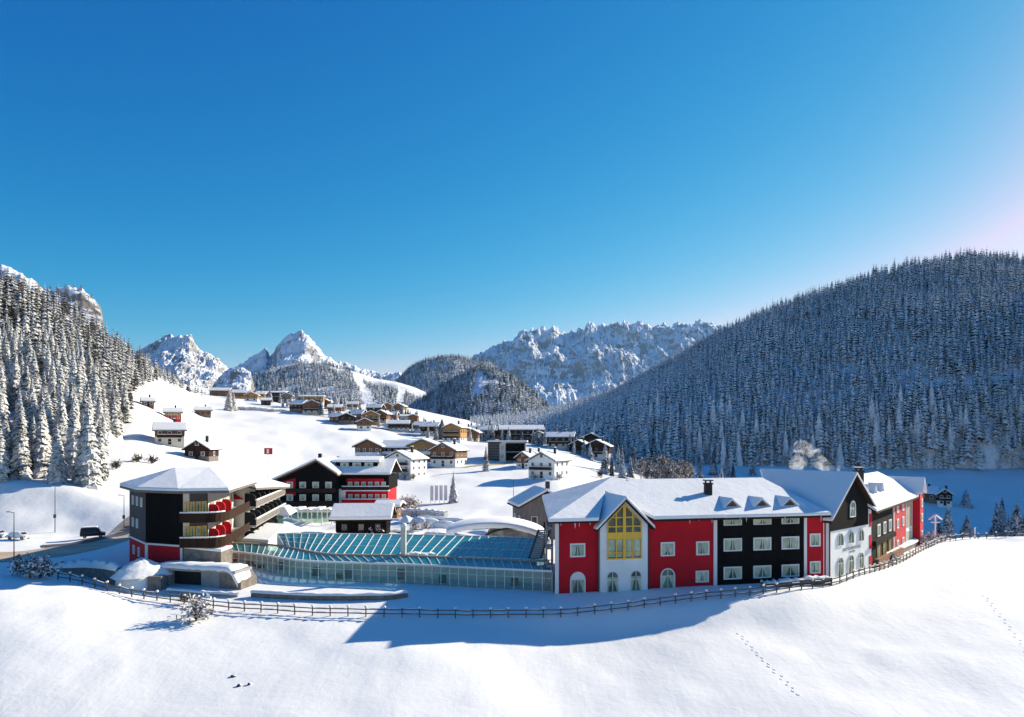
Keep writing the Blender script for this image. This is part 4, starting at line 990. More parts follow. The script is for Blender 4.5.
# red chalet hotel: two joined volumes
ch = thing("chalet_hotel", "dark gabled chalet hotel with red balconied front and long snowy dormer roof", "hotel", (wx(330, 192), 190, 0))
bx = lambda x0, x1, y0, y1, z0, z1: MB().box(x0, x1, y0, y1, z0, z1)
o = dict(parent=ch, world=True)
X = lambda px, d=188: wx(px, d)
bx(X(346), X(388), 188, 202, -1, 6.9).build("red_wall", 'red', **o)
bx(X(344), X(389), 187.8, 202.2, 7.0, 10.6).build("upper_wall", 'black', **o)
bx(X(347), X(384), 187.68, 188.3, 7.05, 9.9).build("red_upper_wall", 'red', **o)
bx(X(336), X(346)-.05, 187.2, 200, -1, 7.2).build("white_stair_tower", 'white', **o)
fC = Face((X(346), 188), (X(388), 188))
for z in (3.7, 7.0):
    pb = bx(X(343), X(390), 186.2, 187.75, z-.25, z).build("balcony", 'white', **o)
    bx(X(343), X(390), 186.2, 186.35, z, z+.9).build("balcony_rail", 'red' if z < 5 else 'dbrown', pb, world=True); bx(X(343), X(390), 186.1, 186.5, z+.9, z+1.15).build("snow_cap", 'rsnow', pb, world=True)
for k in range(6):
    for z in (.8, 4.0, 7.3): window(ch, fC, .6+k*1.75, 1.7+k*1.75, z, z+1.8, .33 if z > 6 else .0, fw=.14)
rf = MB(); ev_ = MB()
zr2, ze2 = 14.4, 10.9
for q in ([(X(332), 186.0, ze2), (X(392), 186.0, ze2), (X(392), 195, zr2), (X(332), 195, zr2)], [(X(332), 195, zr2), (X(392), 195, zr2), (X(392), 204.5, ze2), (X(332), 204.5, ze2)]):
    ev_.slab([(x, y, z+.1) for x, y, z in q], .25); rf.slab([(x, y, z+.6) for x, y, z in q], .5)
r_ = rf.build("roof_snow", 'rsnow', **o); ev_.build("eaves", 'dbrown', r_, world=True)
bx(X(334), X(376), 190.0, 196, 11.8, 14.2).build("dormer", 'black', **o)
fD = Face((X(334), 190), (X(376), 190))
for k in range(3): window(ch, fD, 1.2+k*3.2, 3.4+k*3.2, 12.95, 14.0, .0, fw=.14, mull=2)
MB().slab([(X(331), 189.2, 14.75), (X(379), 189.2, 14.75), (X(378), 197, 15.6), (X(332), 197, 15.6)], .6).build("dormer_roof_snow", 'rsnow', **o)
# left gabled volume
gxa, gxb, gxc = X(270, 184), X(336, 184), X(318, 184)
fL = Face((gxa, 184), (gxb, 184)); L = fL.L; kc = gxc-gxa
plate(MB(), fL, [(0, -1), (L, -1), (L, 11.0), (kc, 14.6), (0, 8.8)], -16, 0).build("gable_wall", 'black', **o)
plate(MB(), fL, [(0.2, 5.8), (6.5, 5.8), (6.5, 10.3), (0.2, 8.6)], -.02, .1).build("red_gable_panel", 'red', **o)
plate(MB(), fL, [(0, 3.2), (L, 3.2), (L, 4.4), (0, 4.4)], .05, 1.1).build("balcony", 'dbrown', **o)
plate(MB(), fL, [(0, 6.6), (L, 6.6), (L, 7.6), (0, 7.6)], .15, 1.0).build("balcony", 'dbrown', **o)
for k in range(5):
    for z in (4.5, 7.7): window(ch, fL, 1.0+k*3.3, 2.6+k*3.3, z, z+1.6, .1, fw=.15)
rf = MB(); ev_ = MB()
for a, za, b, zb_ in ((gxa-2.2, 8.1, gxc, 14.8), (gxc, 14.8, gxb+1.0, 11.1)):
    q = [(a, 181.8, za), (b, 181.8, zb_), (b, 202, zb_), (a, 202, za)]
    ev_.slab([(x, y, z+.08) for x, y, z in q], .3); rf.slab([(x, y+.1, z+.62) for x, y, z in q], .53)
r_ = rf.build("gable_roof_snow", 'rsnow', **o); ev_.build("eaves", 'brown', r_, world=True)
MB().box(X(316), X(319), 190, 191, 14, 16.4).build("chimney", 'chimney', r_, world=True)
# terraces in front of it
tg = thing("glazed_pergola", "white framed snow-topped pergola terrace below the dark chalet gable", "pergola", (X(305, 172), 172, .6))
for k in range(6):
    x = wx(284+k*10, 170)
    for y in (168, 173): MB().bar((x, y, 0), (x, y, 3.4), .22).build("post", 'trim', tg, world=True)
m = MB()
for k in range(6): m.bar((wx(284+k*10, 170), 167.5, 3.5), (wx(284+k*10, 170), 173.5, 3.5), .25)
for y in (168, 173): m.bar((wx(283, 170), y, 3.3), (wx(335, 170), y, 3.3), .25)
m.build("beams", 'trim', tg, world=True)
m = MB()
for k in range(5): m.box(wx(284+k*10, 170)+.3, wx(294+k*10, 170)-.3, 167.7, 173.3, 3.63, 3.95+.15*(k % 2))
m.build("roof_snow", 'rsnow', tg, world=True)
m = MB().box(wx(285, 170), wx(333, 170), 173.2, 173.3, .2, 3.2); m.build("glass_screen", 'wallglass', tg, world=True)
gb = thing("green_glass_pavilion", "small green glazed pavilion with snowy roof beside the balcony wing", "pavilion", (wx(273, 150), 150, .3))
bx(wx(266, 148), wx(279, 148), 147, 151, -.5, 4.6).build("glass_wall", 'greenglass', gb, world=True)
m = MB()
for k in range(4): m.bar((wx(266+k*4.33, 148), 146.95, -.5), (wx(266+k*4.33, 148), 146.95, 4.6), .15)
m.build("frame", 'trim', gb, world=True)
MB().prism([(wx(264, 148), 146, 4.7), (wx(295, 150), 147, 4.7), (wx(298, 156), 156, 4.7), (wx(264, 155), 155, 4.7)], [(wx(266, 148), 147, 6.2), (wx(288, 150), 148, 6.4), (wx(290, 155), 154.5, 6.2), (wx(266, 155), 154, 6.2)]).build("roof_snow", 'rsnow', gb, world=True)

V_ = "houses of the snowy village"
hut = house("timber_hut", "low black timber hut with thick snow roof behind the teal glass roof", "hut", (wx(362, 150), 152, .2), 10.2, 8.5, 3.9, rd(4), 'e', .42, 'black', 'black', 1.2, 1, 3, 2, chim=0, snow=.7, over=1.3, bm='black', win='dbrown')
house("annexe_shed", "small brown shed with flat snow-laden roof tucked beside the red chalet hotel", "shed", (wx(389, 176), 177, .8), 4.6, 5, 3.0, rd(-3), 'e', .25, 'brown', 'brown', 1, 1, 2, 1, chim=0, snow=.7)
house("grey_shed", "grey board shed with steep snowy gable just behind the hotel's hipped roof", "shed", (wx(541, 150), 152, 1.2), 10, 9, 5.6, rd(12), 'g', .52, 'weather', 'weather', 1.5, 1, 2, 2, chim=1, snow=.6, detail=True)
VILL = [
 # label, px, foot row, depth, w, dp, h, rz, ridge, pitch, lower, upper, split, rows, cols, side, balconies
 ("white chalet with dark balconies and bushes before it, nearest the open snowfield", 406, 474, 270, 11, 12, 7.0, -22, 'g', .48, 'white', 'white', 3, 3, 3, 3, (2.6, 5.0)),
 ("half white, half brown timber chalet right of the long brown guesthouse", 449, 460, 305, 11.5, 12, 6.6, -20, 'g', .5, 'white', 'brown', 3.2, 2, 3, 3, (3.2,)),
 ("ochre timber house with wide snowy roof above the half brown chalet", 455, 438, 395, 9, 10, 7.2, -15, 'g', .4, 'white', 'ochre', 2.4, 2, 3, 3, (2.6, 5.0)),
 ("little steep-gabled chalet squeezed between the modern dark block and a white chalet", 527, 456, 300, 6.5, 7, 4.3, -30, 'g', .65, 'white', 'brown', 2.2, 2, 2, 2, ()),
 ("white chalet with dark timber gable at the right edge of the sunlit snowfield", 549, 473, 268, 10.5, 13, 6.4, -28, 'g', .52, 'white', 'white', 3.2, 2, 3, 3, (3.2,)),
 ("broad brown guesthouse with stepped snowy roof under the shaded hillside", 521, 438, 430, 23, 12, 6.0, 3, 'e', .35, 'brown', 'dbrown', 3, 2, 7, 2, (3.0,)),
 ("low pale chalet row left of the broad brown guesthouse", 482, 437, 440, 14, 9, 4.2, -6, 'e', .45, 'cream', 'brown', 2.2, 2, 4, 2, ()),
 ("shaded brown chalet at the wood's edge, leftmost of the four in blue shade", 561, 445, 400, 13, 10, 5.6, -10, 'e', .4, 'cream', 'dbrown', 2.5, 2, 4, 2, (2.6,)),
 ("shaded chalet with twin gables uppermost at the foot of the wooded hill", 592, 437, 425, 11, 10, 6.0, -14, 'g', .45, 'cream', 'dbrown', 2.5, 2, 3, 2, (2.7,)),
 ("shaded chalet with white walls and dark gable lowest at the wood's edge", 598, 455, 385, 12, 11, 6.0, -16, 'g', .48, 'white', 'dbrown', 2.8, 2, 3, 2, (2.8,)),
 ("small dark shaded lodge half hidden left of the white-walled shaded chalet", 580, 453, 392, 8, 8, 4.6, -20, 'g', .5, 'weather', 'dbrown', 2.0, 2, 2, 2, ()),
 ("flat-topped pale block with timber sides at the top of the village", 313, 414, 560, 15, 10, 8.0, 6, 'e', .12, 'white', 'ochre', 4.8, 3, 4, 2, (2.8, 5.4)),
 ("red and ochre timber chalet below the flat-topped pale block", 312, 426, 500, 11, 10, 5.6, 14, 'g', .45, 'cream', 'brown', 2, 2, 3, 2, (2.4,)),
 ("grey weathered chalet with deep snow left of the red and ochre chalet", 300, 425, 505, 9, 9, 4.6, -20, 'e', .5, 'weather', 'dbrown', 1.8, 2, 3, 2, ()),
 ("long dark brown lodge along the top edge of the slope", 273, 406, 640, 22, 11, 6.8, 4, 'e', .18, 'dbrown', 'dbrown', 3, 2, 7, 2, (3.2,)),
 ("cream house with flat snowy roof left of the long dark lodge", 259, 406, 630, 11, 10, 4.6, 6, 'e', .2, 'cream', 'ochre', 2.6, 2, 3, 2, ()),
 ("pale gabled house at the right end of the long dark lodge", 287, 408, 620, 8, 10, 6.0, 12, 'g', .35, 'white', 'weather', 3, 2, 2, 2, ()),
 ("brown farmhouse with snowy roof at the foot of the pale rock knob", 221, 402, 640, 15, 9, 4.5, 10, 'e', .45, 'brown', 'brown', 1.5, 2, 4, 2, ()),
 ("ochre barn on the rise left of the tall twin spruces", 240, 404, 620, 10, 8, 4.3, 12, 'e', .5, 'ochre', 'brown', 1.5, 1, 3, 2, ()),
 ("cream chalet with red timber gable low on the left snow slope, the largest there", 170, 465, 262, 9.5, 9, 5.2, 24, 'e', .5, 'cream', 'brown', 2.8, 2, 3, 2, (2.6,)),
 ("dark gabled barn just above the polygonal house's roof", 202, 468, 250, 8.2, 8, 3.6, 0, 'g', .62, 'weather', 'dbrown', 1, 1, 2, 1, ()),
 ("tiny brown hay hut alone on the left snow slope", 148, 431, 330, 4.6, 4.5, 2.6, 30, 'e', .55, 'brown', 'brown', .8, 1, 2, 1, ()),
 ("small timber chalet with magenta red side on the left snow slope", 173, 433, 330, 6.8, 6, 3.8, 25, 'e', .45, 'redseat', 'ochre', 1.9, 2, 3, 1, ()),
 ("weathered hay barn near the wood's lower edge on the upper snow slope", 203, 418, 420, 7.5, 6, 3.3, 22, 'e', .45, 'weather', 'brown', 1, 1, 3, 1, ()),
 ("dark purple-brown house with snowy hipped roof left of the orange chalet", 347, 428, 450, 8, 9, 4.0, 8, 'g', .4, 'weather', 'dbrown', 2, 2, 2, 2, ()),
 ("brown chalet with steep snowy roof in the middle of the village row", 358, 425, 470, 8.5, 8, 4.6, -18, 'e', .5, 'cream', 'brown', 2, 2, 3, 2, ()),
 ("bright orange timber chalet in the middle of the village row", 371, 427, 460, 9, 9, 4.8, 10, 'g', .45, 'ochre', 'ochre', 2, 2, 3, 2, (2.2,)),
 ("red-brown chalet beside the bright orange one", 383, 424, 475, 7.5, 8, 5.0, -12, 'g', .5, 'cream', 'brown', 2, 2, 2, 2, (2.2,)),
 ("low brown house with wide white roof right of the red-brown chalet", 399, 429, 445, 11, 8, 4.0, 5, 'e', .4, 'cream', 'dbrown', 2, 1, 4, 2, ()),
 ("pink-walled tall house in the village row", 407, 425, 470, 6.5, 8, 6.0, 0, 'e', .2, 'cream', 'cream', 3, 2, 2, 2, ()),
 ("dark red tall house right of the pink-walled one", 414, 426, 465, 4.6, 7, 7.2, 0, 'g', .3, 'dbrown', 'brown', 3, 3, 2, 2, ()),
 ("white house with snow-heaped roof right of the dark red tall house", 423, 429, 450, 8.5, 8, 3.6, -8, 'e', .4, 'white', 'weather', 2, 1, 3, 2, ()),
 ("brown gabled house behind the ochre timber house", 466, 433, 420, 6.5, 8, 5.2, -10, 'g', .5, 'brown', 'dbrown', 2, 2, 2, 2, ()),
 ("pale house with balconies at the far left of the village row", 335, 419, 510, 8, 8, 4.6, 10, 'e', .4, 'white', 'brown', 2.3, 2, 3, 2, ()),
 ("dark timber house with white base behind the bright orange chalet", 376, 419, 540, 9, 9, 4.6, -8, 'e', .45, 'cream', 'dbrown', 2, 2, 3, 1, ()),
 ("pale gabled house high behind the red-brown chalet", 387, 415, 570, 7.5, 8, 5.0, 12, 'g', .5, 'white', 'brown', 2.4, 2, 2, 1, ()),
 ("snow-buried brown cabin left of the dark purple-brown house", 337, 427, 455, 6, 6, 3.0, -14, 'e', .5, 'brown', 'brown', 1, 1, 2, 1, ()),
 ("white house with brown gable between the orange chalet and the guesthouse roof", 364, 432, 430, 7, 8, 4.2, 16, 'g', .45, 'white', 'brown', 2.2, 2, 2, 2, ()),
 ("wide cream lodge with snow roof just above the guesthouse's right end", 431, 433, 430, 9, 8, 4.4, -10, 'e', .42, 'cream', 'dbrown', 2, 2, 3, 2, ()),
 ("narrow brown house in front of the pale chalet row", 474, 440, 415, 6, 7, 4.6, -12, 'g', .5, 'cream', 'brown', 2, 2, 2, 2, ()),
 ("grey house with heaped snow roof right of the pale chalet row", 495, 437, 445, 8, 8, 4.4, 8, 'e', .45, 'weather', 'dbrown', 2, 2, 3, 2, ()),
 ("small white house with chimney at the right end of the broad brown guesthouse", 540, 440, 425, 7, 8, 4.4, -12, 'g', .5, 'white', 'dbrown', 2.2, 2, 2, 2, ()),
 ("brown annexe with deep snow behind the little steep-gabled chalet", 536, 455, 310, 6, 7, 4.4, -20, 'g', .55, 'weather', 'brown', 2, 2, 2, 2, ()),
 ("shaded timber house high in the trees above the twin gabled chalet", 603, 432, 450, 8, 8, 4.4, -10, 'e', .45, 'cream', 'dbrown', 2, 2, 3, 1, ()),
 ("ochre chalet with white base at the left end of the upper village", 252, 410, 590, 9, 8, 4.6, 10, 'g', .42, 'white', 'ochre', 2.2, 2, 2, 1, ()),
 ("small dark cabin below the long dark lodge", 266, 413, 560, 6, 6, 3.2, 14, 'e', .45, 'dbrown', 'dbrown', 1, 1, 2, 1, ()),
 ("brown chalet with snow roof right of the flat-topped pale block", 327, 414, 570, 8, 8, 4.4, -6, 'g', .45, 'cream', 'brown', 2, 2, 2, 1, ()),
 ("low wide farmhouse with long roof in the upper village gap", 350, 414, 590, 12, 8, 3.8, 4, 'e', .42, 'cream', 'brown', 1.8, 1, 4, 1, ()),
 ("cream gabled house at the top right end of the upper village", 400, 413, 600, 8, 8, 4.6, -10, 'g', .45, 'cream', 'brown', 2, 2, 2, 1, ()),
 ("small cream house above the long brown guesthouse", 392, 420, 500, 7, 7, 4.0, -5, 'e', .45, 'cream', 'brown', 2, 1, 3, 1, ()),
]
for (lb, px, y, d, w_, dp, h, rz, rg, pt, lo, up, sp, rows, cols, sc_, bl) in VILL:
    det = d < 345
    if d > 345: w_, dp, h = w_*1.12, dp*1.1, h*1.1
    house("chalet", lb, "house", hset(px, y, d), w_, dp, h, rd(rz), rg, pt, lo, up, sp, rows, cols, sc_, bl, group=V_, detail=det, snow=.5+.1*(d > 400), over=.9)
# long brown guesthouse of three gables
p = hset(398, 455, 318)
gh = thing("guesthouse", "long brown guesthouse with one huge white roof and two timber gables", "guesthouse", p, rd(-4), V_)
def vol(o, x0, x1, y0, y1, h, rg, pitch, lo, up, sp, cols, rows, balc):
    hw, hd = (x1-x0)/2, (y1-y0)/2; cx_, cy_ = (x0+x1)/2, (y0+y1)/2; rr = (hw if rg == 'g' else hd)*pitch
    MB().box(x0, x1, y0, y1, -3, sp).build("wall", lo, o); b = MB(); e = .06
    if rg == 'g': b.prism([(x0-e, y0-e, sp), (x1+e, y0-e, sp), (x1+e, y0-e, h), (cx_, y0-e, h+rr), (x0-e, y0-e, h)], [(x0-e, y1, sp), (x1+e, y1, sp), (x1+e, y1, h), (cx_, y1, h+rr), (x0-e, y1, h)])
    else: b.box(x0, x1, y0-e, y1, sp, h)
    b.build("upper_wall", up, o); sm, em = MB(), MB(); ov = 1.2
    for sg in (-1, 1):
        q = [(cx_, y0-ov, h+rr), (cx_+sg*(hw+ov), y0-ov, h-ov*pitch), (cx_+sg*(hw+ov), y1+ov, h-ov*pitch), (cx_, y1+ov, h+rr)] if rg == 'g' else [(x0, cy_, h+rr), (x0, cy_+sg*(hd+ov), h-ov*pitch), (x1, cy_+sg*(hd+ov), h-ov*pitch), (x1, cy_, h+rr)]
        if (rg == 'g') == (sg < 0): q = q[::-1]
        em.slab([(a, b_, z+.2) for a, b_, z in q], .25); sm.slab([(a, b_, z+.8) for a, b_, z in q], .59)
    r_ = sm.build("roof", 'rsnow', o); em.build("eaves", 'dbrown', r_)
    f = Face((x0, y0), (x1, y0))
    for r in range(rows):
        for k in range(cols):
            c = f.L*(k+.5)/cols; z0 = h/rows*r+.8; dq = .062 if z0 > sp-.5 else .002; pts = outline(c-.6, c+.6, z0, z0+1.3, False)
            q = ring(MB(), f, pts, inset(pts, .12), dq-.05, dq+.1).build("window", 'trim', o); plate(MB(), f, inset(pts, .1), dq, dq+.04).build("pane", 'farpane', q)
    for zb in balc:
        q = MB(); plate(q, f, [(.5, zb-.15), (f.L-.5, zb-.15), (f.L-.5, zb+.95), (.5, zb+.95)], .07, 1.2); bo = q.build("balcony", 'white' if zb < 3 else 'dbrown', o)
        plate(MB(), f, [(.5, zb+.953), (f.L-.5, zb+.953), (f.L-.5, zb+1.15), (.5, zb+1.15)], .9, 1.3).build("balcony_snow", 'rsnow', bo)
vol(gh, -17.5, -6.5, -6, 8, 6.2, 'g', .48, 'white', 'brown', 3.4, 4, 2, (2.4,))
vol(gh, -7.5, 8.5, -1.5, 10, 5.6, 'e', .42, 'brown', 'dbrown', 2.6, 6, 2, (2.7,))
vol(gh, 6.0, 17.5, -5, 9, 6.6, 'g', .40, 'brown', 'ochre', 2.6, 4, 2, (2.8,))
# modern dark block
p = hset(508, 458, 325)
mb_ = thing("modern_block", "modern dark timber block with flat white roof and open dark loggia", "building", p, rd(-3))
MB().box(-8.6, -3.5, -6, 6, -3, 7.6).build("slatted_wall", 'dkgrey', mb_); m = MB()
for k in range(6): m.box(-8.7, -3.6, -6.25, -6.02, .8+k*1.15, 1.2+k*1.15)
m.build("slats", 'weather', mb_)
MB().box(-3.45, -.8, -6.1, 6, -3, 7.4).build("pale_bay", 'cream', mb_); MB().box(-.75, 7.5, -2.5, 6, -3, 7.5).build("loggia_wall", 'black', mb_)
MB().box(7.5, 7.9, -6, 6, -3, 7.5).build("side_wall", 'dkgrey', mb_); MB().box(-.8, 7.9, -6, -2.52, 3.4, 3.7).build("loggia_floor", 'concrete', mb_)
MB().box(-9.2, 9.0, -6.9, 6.6, 7.65, 7.95).build("roof_edge", 'dkgrey', mb_); MB().box(-9.1, 8.9, -6.8, 6.5, 7.953, 8.6).build("roof_snow", 'rsnow', mb_)
fM = Face((-3.45, -6.1), (-.8, -6.1))
for z in (.8, 4.4): window(mb_, fM, .5, 2.1, z, z+2, .01, world=False)
# chalet across the shaded valley on the right
house("valley_chalet", "shaded chalet with steep dark gable across the valley at the right", "house", hset(944, 499, 322), 5.4, 7, 5.0, rd(-25), 'g', .75, 'white', 'dbrown', 2.2, 2, 2, 2, (2.4,), detail=True)
house("valley_barn", "long low barn with sunny snow roof just right of the hotel's end gable", "barn", hset(925, 497, 330), 10, 8, 3.6, rd(-40), 'e', .55, 'weather', 'brown', 1, 1, 3, 2, (), chim=1)

# ------------------------------------------------------------------ road, walls, garage, snow-topped drum
def ribbon(name, pts, wid, m, lift=.05, kind="structure"):
    """a strip that follows the ground: stations (px, depth)"""
    c = crv(pts, 60); V = []
    for i, p in enumerate(c):
        t = (c[min(i+1, 59)]-c[max(i-1, 0)]).normalized(); n = Vector((-t.y, t.x)); wq = wid(i/59) if callable(wid) else wid
        for k in range(9):
            q = p+n*wq*(k/8-.5); V.append((q.x, q.y, ground(q.x, q.y)+lift+.05*math.sin(math.pi*k/8)))
    return tag(link_mesh(name, np_mesh(name, V, grid_faces(60, 9), m)), kind=kind)
ribbon("road", [(-260, 120), (-120, 120), (0, 121), (50, 126), (95, 137), (128, 149), (150, 160)], lambda t: 17-9.5*t, 'slush', .06)
ribbon("asphalt_lane", [(42, 134), (75, 137), (105, 143), (135, 153)], 4.4, 'asphalt', .10)
# curved retaining wall of the garage ramp with snow heaped on it
def wall_run(name, label, cat, pts, h, th, m, snow=.5, n=26, base=-.6, lump=.3, top=None, seed=1, topn="snow_cap"):
    c = crv(pts, n); q = random.Random(seed); o = thing(name, label, cat, (c[n//2].x, c[n//2].y, ground(c[n//2].x, c[n//2].y)))
    w_, s_ = MB(), MB()
    prev = None; V = []
    for i, p in enumerate(c):
        t = (c[min(i+1, n-1)]-c[max(i-1, 0)]).normalized(); nn = Vector((-t.y, t.x)); gz_ = ground(p.x, p.y); hh = h(i/(n-1)) if callable(h) else h
        V.append((p-nn*th/2, p+nn*th/2, gz_+base, gz_+hh, p, nn))
    for a, b in zip(V[:-1], V[1:]):
        w_.prism([(a[0].x, a[0].y, a[2]), (b[0].x, b[0].y, b[2]), (b[1].x, b[1].y, b[2]), (a[1].x, a[1].y, a[2])], [(a[0].x, a[0].y, a[3]), (b[0].x, b[0].y, b[3]), (b[1].x, b[1].y, b[3]), (a[1].x, a[1].y, a[3])])
    w_.build("wall", m, o, world=True)
    if snow:
        W2 = th*.5+.18; vv = []; 
        for a in V:
            l = snow*(1+q.uniform(-lump, lump))
            for k, (e, z) in enumerate(((-1, .003), (-.95, .5), (-.45, .95), (.45, 1), (.95, .5), (1, .003))):
                x = a[4]+a[5]*W2*e; vv.append((x.x, x.y, a[3]+z*l))
        so = link_mesh(topn, np_mesh(topn, [(x-o.location.x, y-o.location.y, z-o.location.z) for x, y, z in vv], grid_faces(n, 6), 'rsnow'), o)
    return o
wall_run("ramp_wall", "curved brown retaining wall of the garage ramp under heaped snow", "retaining wall", [(46, 109), (62, 108), (80, 105.5), (98, 101.5), (120, 97.6)], lambda t: .35+1.9*t, .7, 'stone', .9, lump=.45, seed=3)
wall_run("stone_wall", "long low stone wall with snow cushion in front of the glass hall", "wall", [(252, 93.6), (300, 92.6), (350, 92.4), (390, 92.8), (407, 94)], .62, .6, 'stone', .28, seed=5)
def drum():
    o = thing("round_garden_house", "round white-walled drum heaped with snow beside the garage", "round wall", (wx(141, 99), 99, -.2)); m = MB(); n = 28; r = 3.1
    ring0 = [(r*math.cos(2*math.pi*k/n), r*math.sin(2*math.pi*k/n)) for k in range(n)]
    m.prism([(x, y, -.8) for x, y in ring0], [(x, y, 2.2) for x, y in ring0]); m.build("wall", 'white', o, True)
    for p in o.children[0].data.polygons: p.use_smooth = len(p.vertices) == 4
    q = random.Random(2); V = []; F = []; rr = 9; ns = 32
    for i in range(rr+1):
        t = i/rr; rad = (r+.25)*(1-t)**.8*1.04; z = 2.0+2.2*t**.85 if i else 1.95
        for k in range(ns):
            a = 2*math.pi*k/ns; f = 1+.12*math.sin(3*a+1)+q.uniform(-.06, .06)
            V.append((rad*f*math.cos(a)*1.1, rad*f*math.sin(a), z+q.uniform(-.1, .1)*(i > 0)))
    for i in range(rr):
        for k in range(ns): F.append((i*ns+k, i*ns+(k+1) % ns, (i+1)*ns+(k+1) % ns, (i+1)*ns+k))
    link_mesh("snow_heap", np_mesh("snow_heap", V, F, 'rsnow'), o)
    MB().box(2.2, 4.0, -2.6, -1.2, -.8, 2.15).build("brown_pier", 'stone', o)
drum()
ga = thing("garage", "sunken garage entrance with dark doorway, grey door and snow-covered slab roof", "garage", (wx(203, 98), 98, 0))
fg = Face((wx(163, 99.5), 99.5), (wx(242, 96.5), 96.5)); gL = fg.L
plate(MB(), fg, [(0, -.8), (.9, -.8), (.9, 2.5), (0, 2.5)], -4.5, 0).build("pier", 'concrete', ga, world=True)
plate(MB(), fg, [(.9, -.8), (gL*.46, -.8), (gL*.46, 2.3), (.9, 2.3)], -4, -1.2).build("doorway_shade", 'chimney', ga, world=True)  # solid block; the doorway's shade is put into its near-black colour
plate(MB(), fg, [(gL*.46, -.8), (gL*.7, -.8), (gL*.7, 2.3), (gL*.46, 2.3)], -4, -.5).build("garage_door", 'concrete', ga, world=True)
m = plate(MB(), fg, [(gL*.7, -.8), (gL*.97, -.8), (gL*.97, 1.2), (gL*.9, 2.2), (gL*.7, 2.3)], -4, -.3); m.build("stone_side", 'stone', ga, world=True)
plate(MB(), fg, [(-.3, 2.3), (gL*.93, 2.3), (gL*.93, 2.62), (-.3, 2.62)], -3.6, .25).build("roof_slab", 'concrete', ga, world=True)
q = random.Random(6); n = 26; vv = []
for i in range(n):
    k = -.5+(gL*.97+.5)*i/(n-1); dz = -2.0*max(0, (i/(n-1)-.86)/.14)**1.5
    for o_, z in ((.42, 2.6), (.4, 2.95), (.1, 3.2), (-1.6, 3.25), (-3.9, 2.9)): vv.append(fg.p(k, z+q.uniform(-.09, .09)+dz, o_))
lc = ga.location
link_mesh("snow_cap", np_mesh("snow_cap", [(a-lc.x, b-lc.y, c-lc.z) for a, b, c in vv], grid_faces(n, 5), 'rsnow'), ga)
MB().prism([(-46.9, 102.75, -1), (-41.6, 102.9, -1), (-41.6, 107, -1), (-46.0, 104.2, -1)], [(-46.9, 102.75, 4.75), (-41.6, 102.9, 4.2), (-41.6, 107, 4.2), (-46.0, 104.2, 4.75)]).build("stone_plinth", 'stone', ga, world=True)
MB().prism([(-46.9, 102.7, 4.753), (-41.5, 102.85, 4.203), (-41.5, 107, 4.203), (-46.0, 104.2, 4.753)], [(-46.9, 102.7, 4.95), (-41.5, 102.85, 4.6), (-41.5, 107, 4.6), (-46.0, 104.2, 4.95)]).build("plinth_snow", 'rsnow', ga, world=True)
wall_run("ramp_kerb", "thin pale kerb wall along the ramp below the garage door", "kerb wall", [(168, 95.6), (200, 94.2), (238, 93.4)], .35, .3, 'concrete', .25, seed=8)

# snow-vaulted tunnel house behind the glass hall, its walls and hedge
tv = thing("vaulted_entrance", "snow-covered vaulted passage with a low arched dark opening behind the glass roof", "passage", (wx(512, 124), 124, 0))
n = 22; V = []; x0, x1 = wx(447, 124), wx(549, 124)
for i in range(n):
    t = i/(n-1); x = x0+(x1-x0)*t; z = 3.2+2.9*math.sin(math.pi*min(1, (t*.9+.1)))**.55
    for y, dz in ((122.2, -.9), (122.0, -.1), (122.6, .15), (127, .3), (133, 0), (134, -1.2)): V.append((x, y, z+dz))
lc = tv.location
link_mesh("snow_vault", np_mesh("snow_vault", [(a-lc.x, b-lc.y, c-lc.z) for a, b, c in V], grid_faces(n, 6), 'rsnow'), tv)
fv = Face((wx(486, 122.4), 122.4), (wx(544, 122.4), 122.4)); vl = fv.L
arch = [(0, 0), (vl, 0)]+[(vl/2+vl/2*math.cos(a), 3.4+1.6*math.sin(a)) for a in np.linspace(0, math.pi, 14)]
plate(MB(), fv, arch, -9, 0).build("opening_shade", 'interior', tv, world=True)  # solid face; the passage's darkness is put into its colour
for a, b in ((.30, .55), (.72, .74)): plate(MB(), fv, [(vl*a, 0), (vl*b, 0), (vl*b, 4.7), (vl*a, 4.7)], .002, .15).build("pier", 'stone', tv, world=True)
ring(MB(), fv, arch[2:], inset(arch, -.35)[2:], -.1, .25).build("arch_rim", 'chimney', tv, world=True)
wall_run("garden_wall", "snow-capped garden wall with railings beyond the vaulted passage", "wall", [(418, 172), (450, 168), (490, 163), (540, 160)], .9, .5, 'concrete', .6, seed=12)
wall_run("dark_hedge", "dark clipped hedge under snow right of the red chalet hotel", "hedge", [(394, 184), (412, 184), (432, 182), (446, 178)], 1.5, 1.2, 'spruce', .5, seed=14, lump=.6)
wall_run("terrace_hedge", "dark trimmed hedge with snow patches at the foot of the black timber front", "hedge", [(762, 98.6), (785, 98.9), (805, 100), (829, 101.3)], lambda t: .5+.5*t, .8, 'twig', .25, seed=15, lump=.9)
wall_run("terrace_planter", "long stone planter wall under snow before the hotel's red right wing", "wall", [(884, 121.5), (896, 127), (908, 134), (919, 143)], .9, .9, 'stone', .45, seed=16)
wall_run("russet_hedge", "russet brown hedge along the right wing's terrace", "hedge", [(875, 114.8), (884, 119.2), (893, 124.2), (900, 128.2)], 1.25, 1.2, 'russet', 0, seed=17)

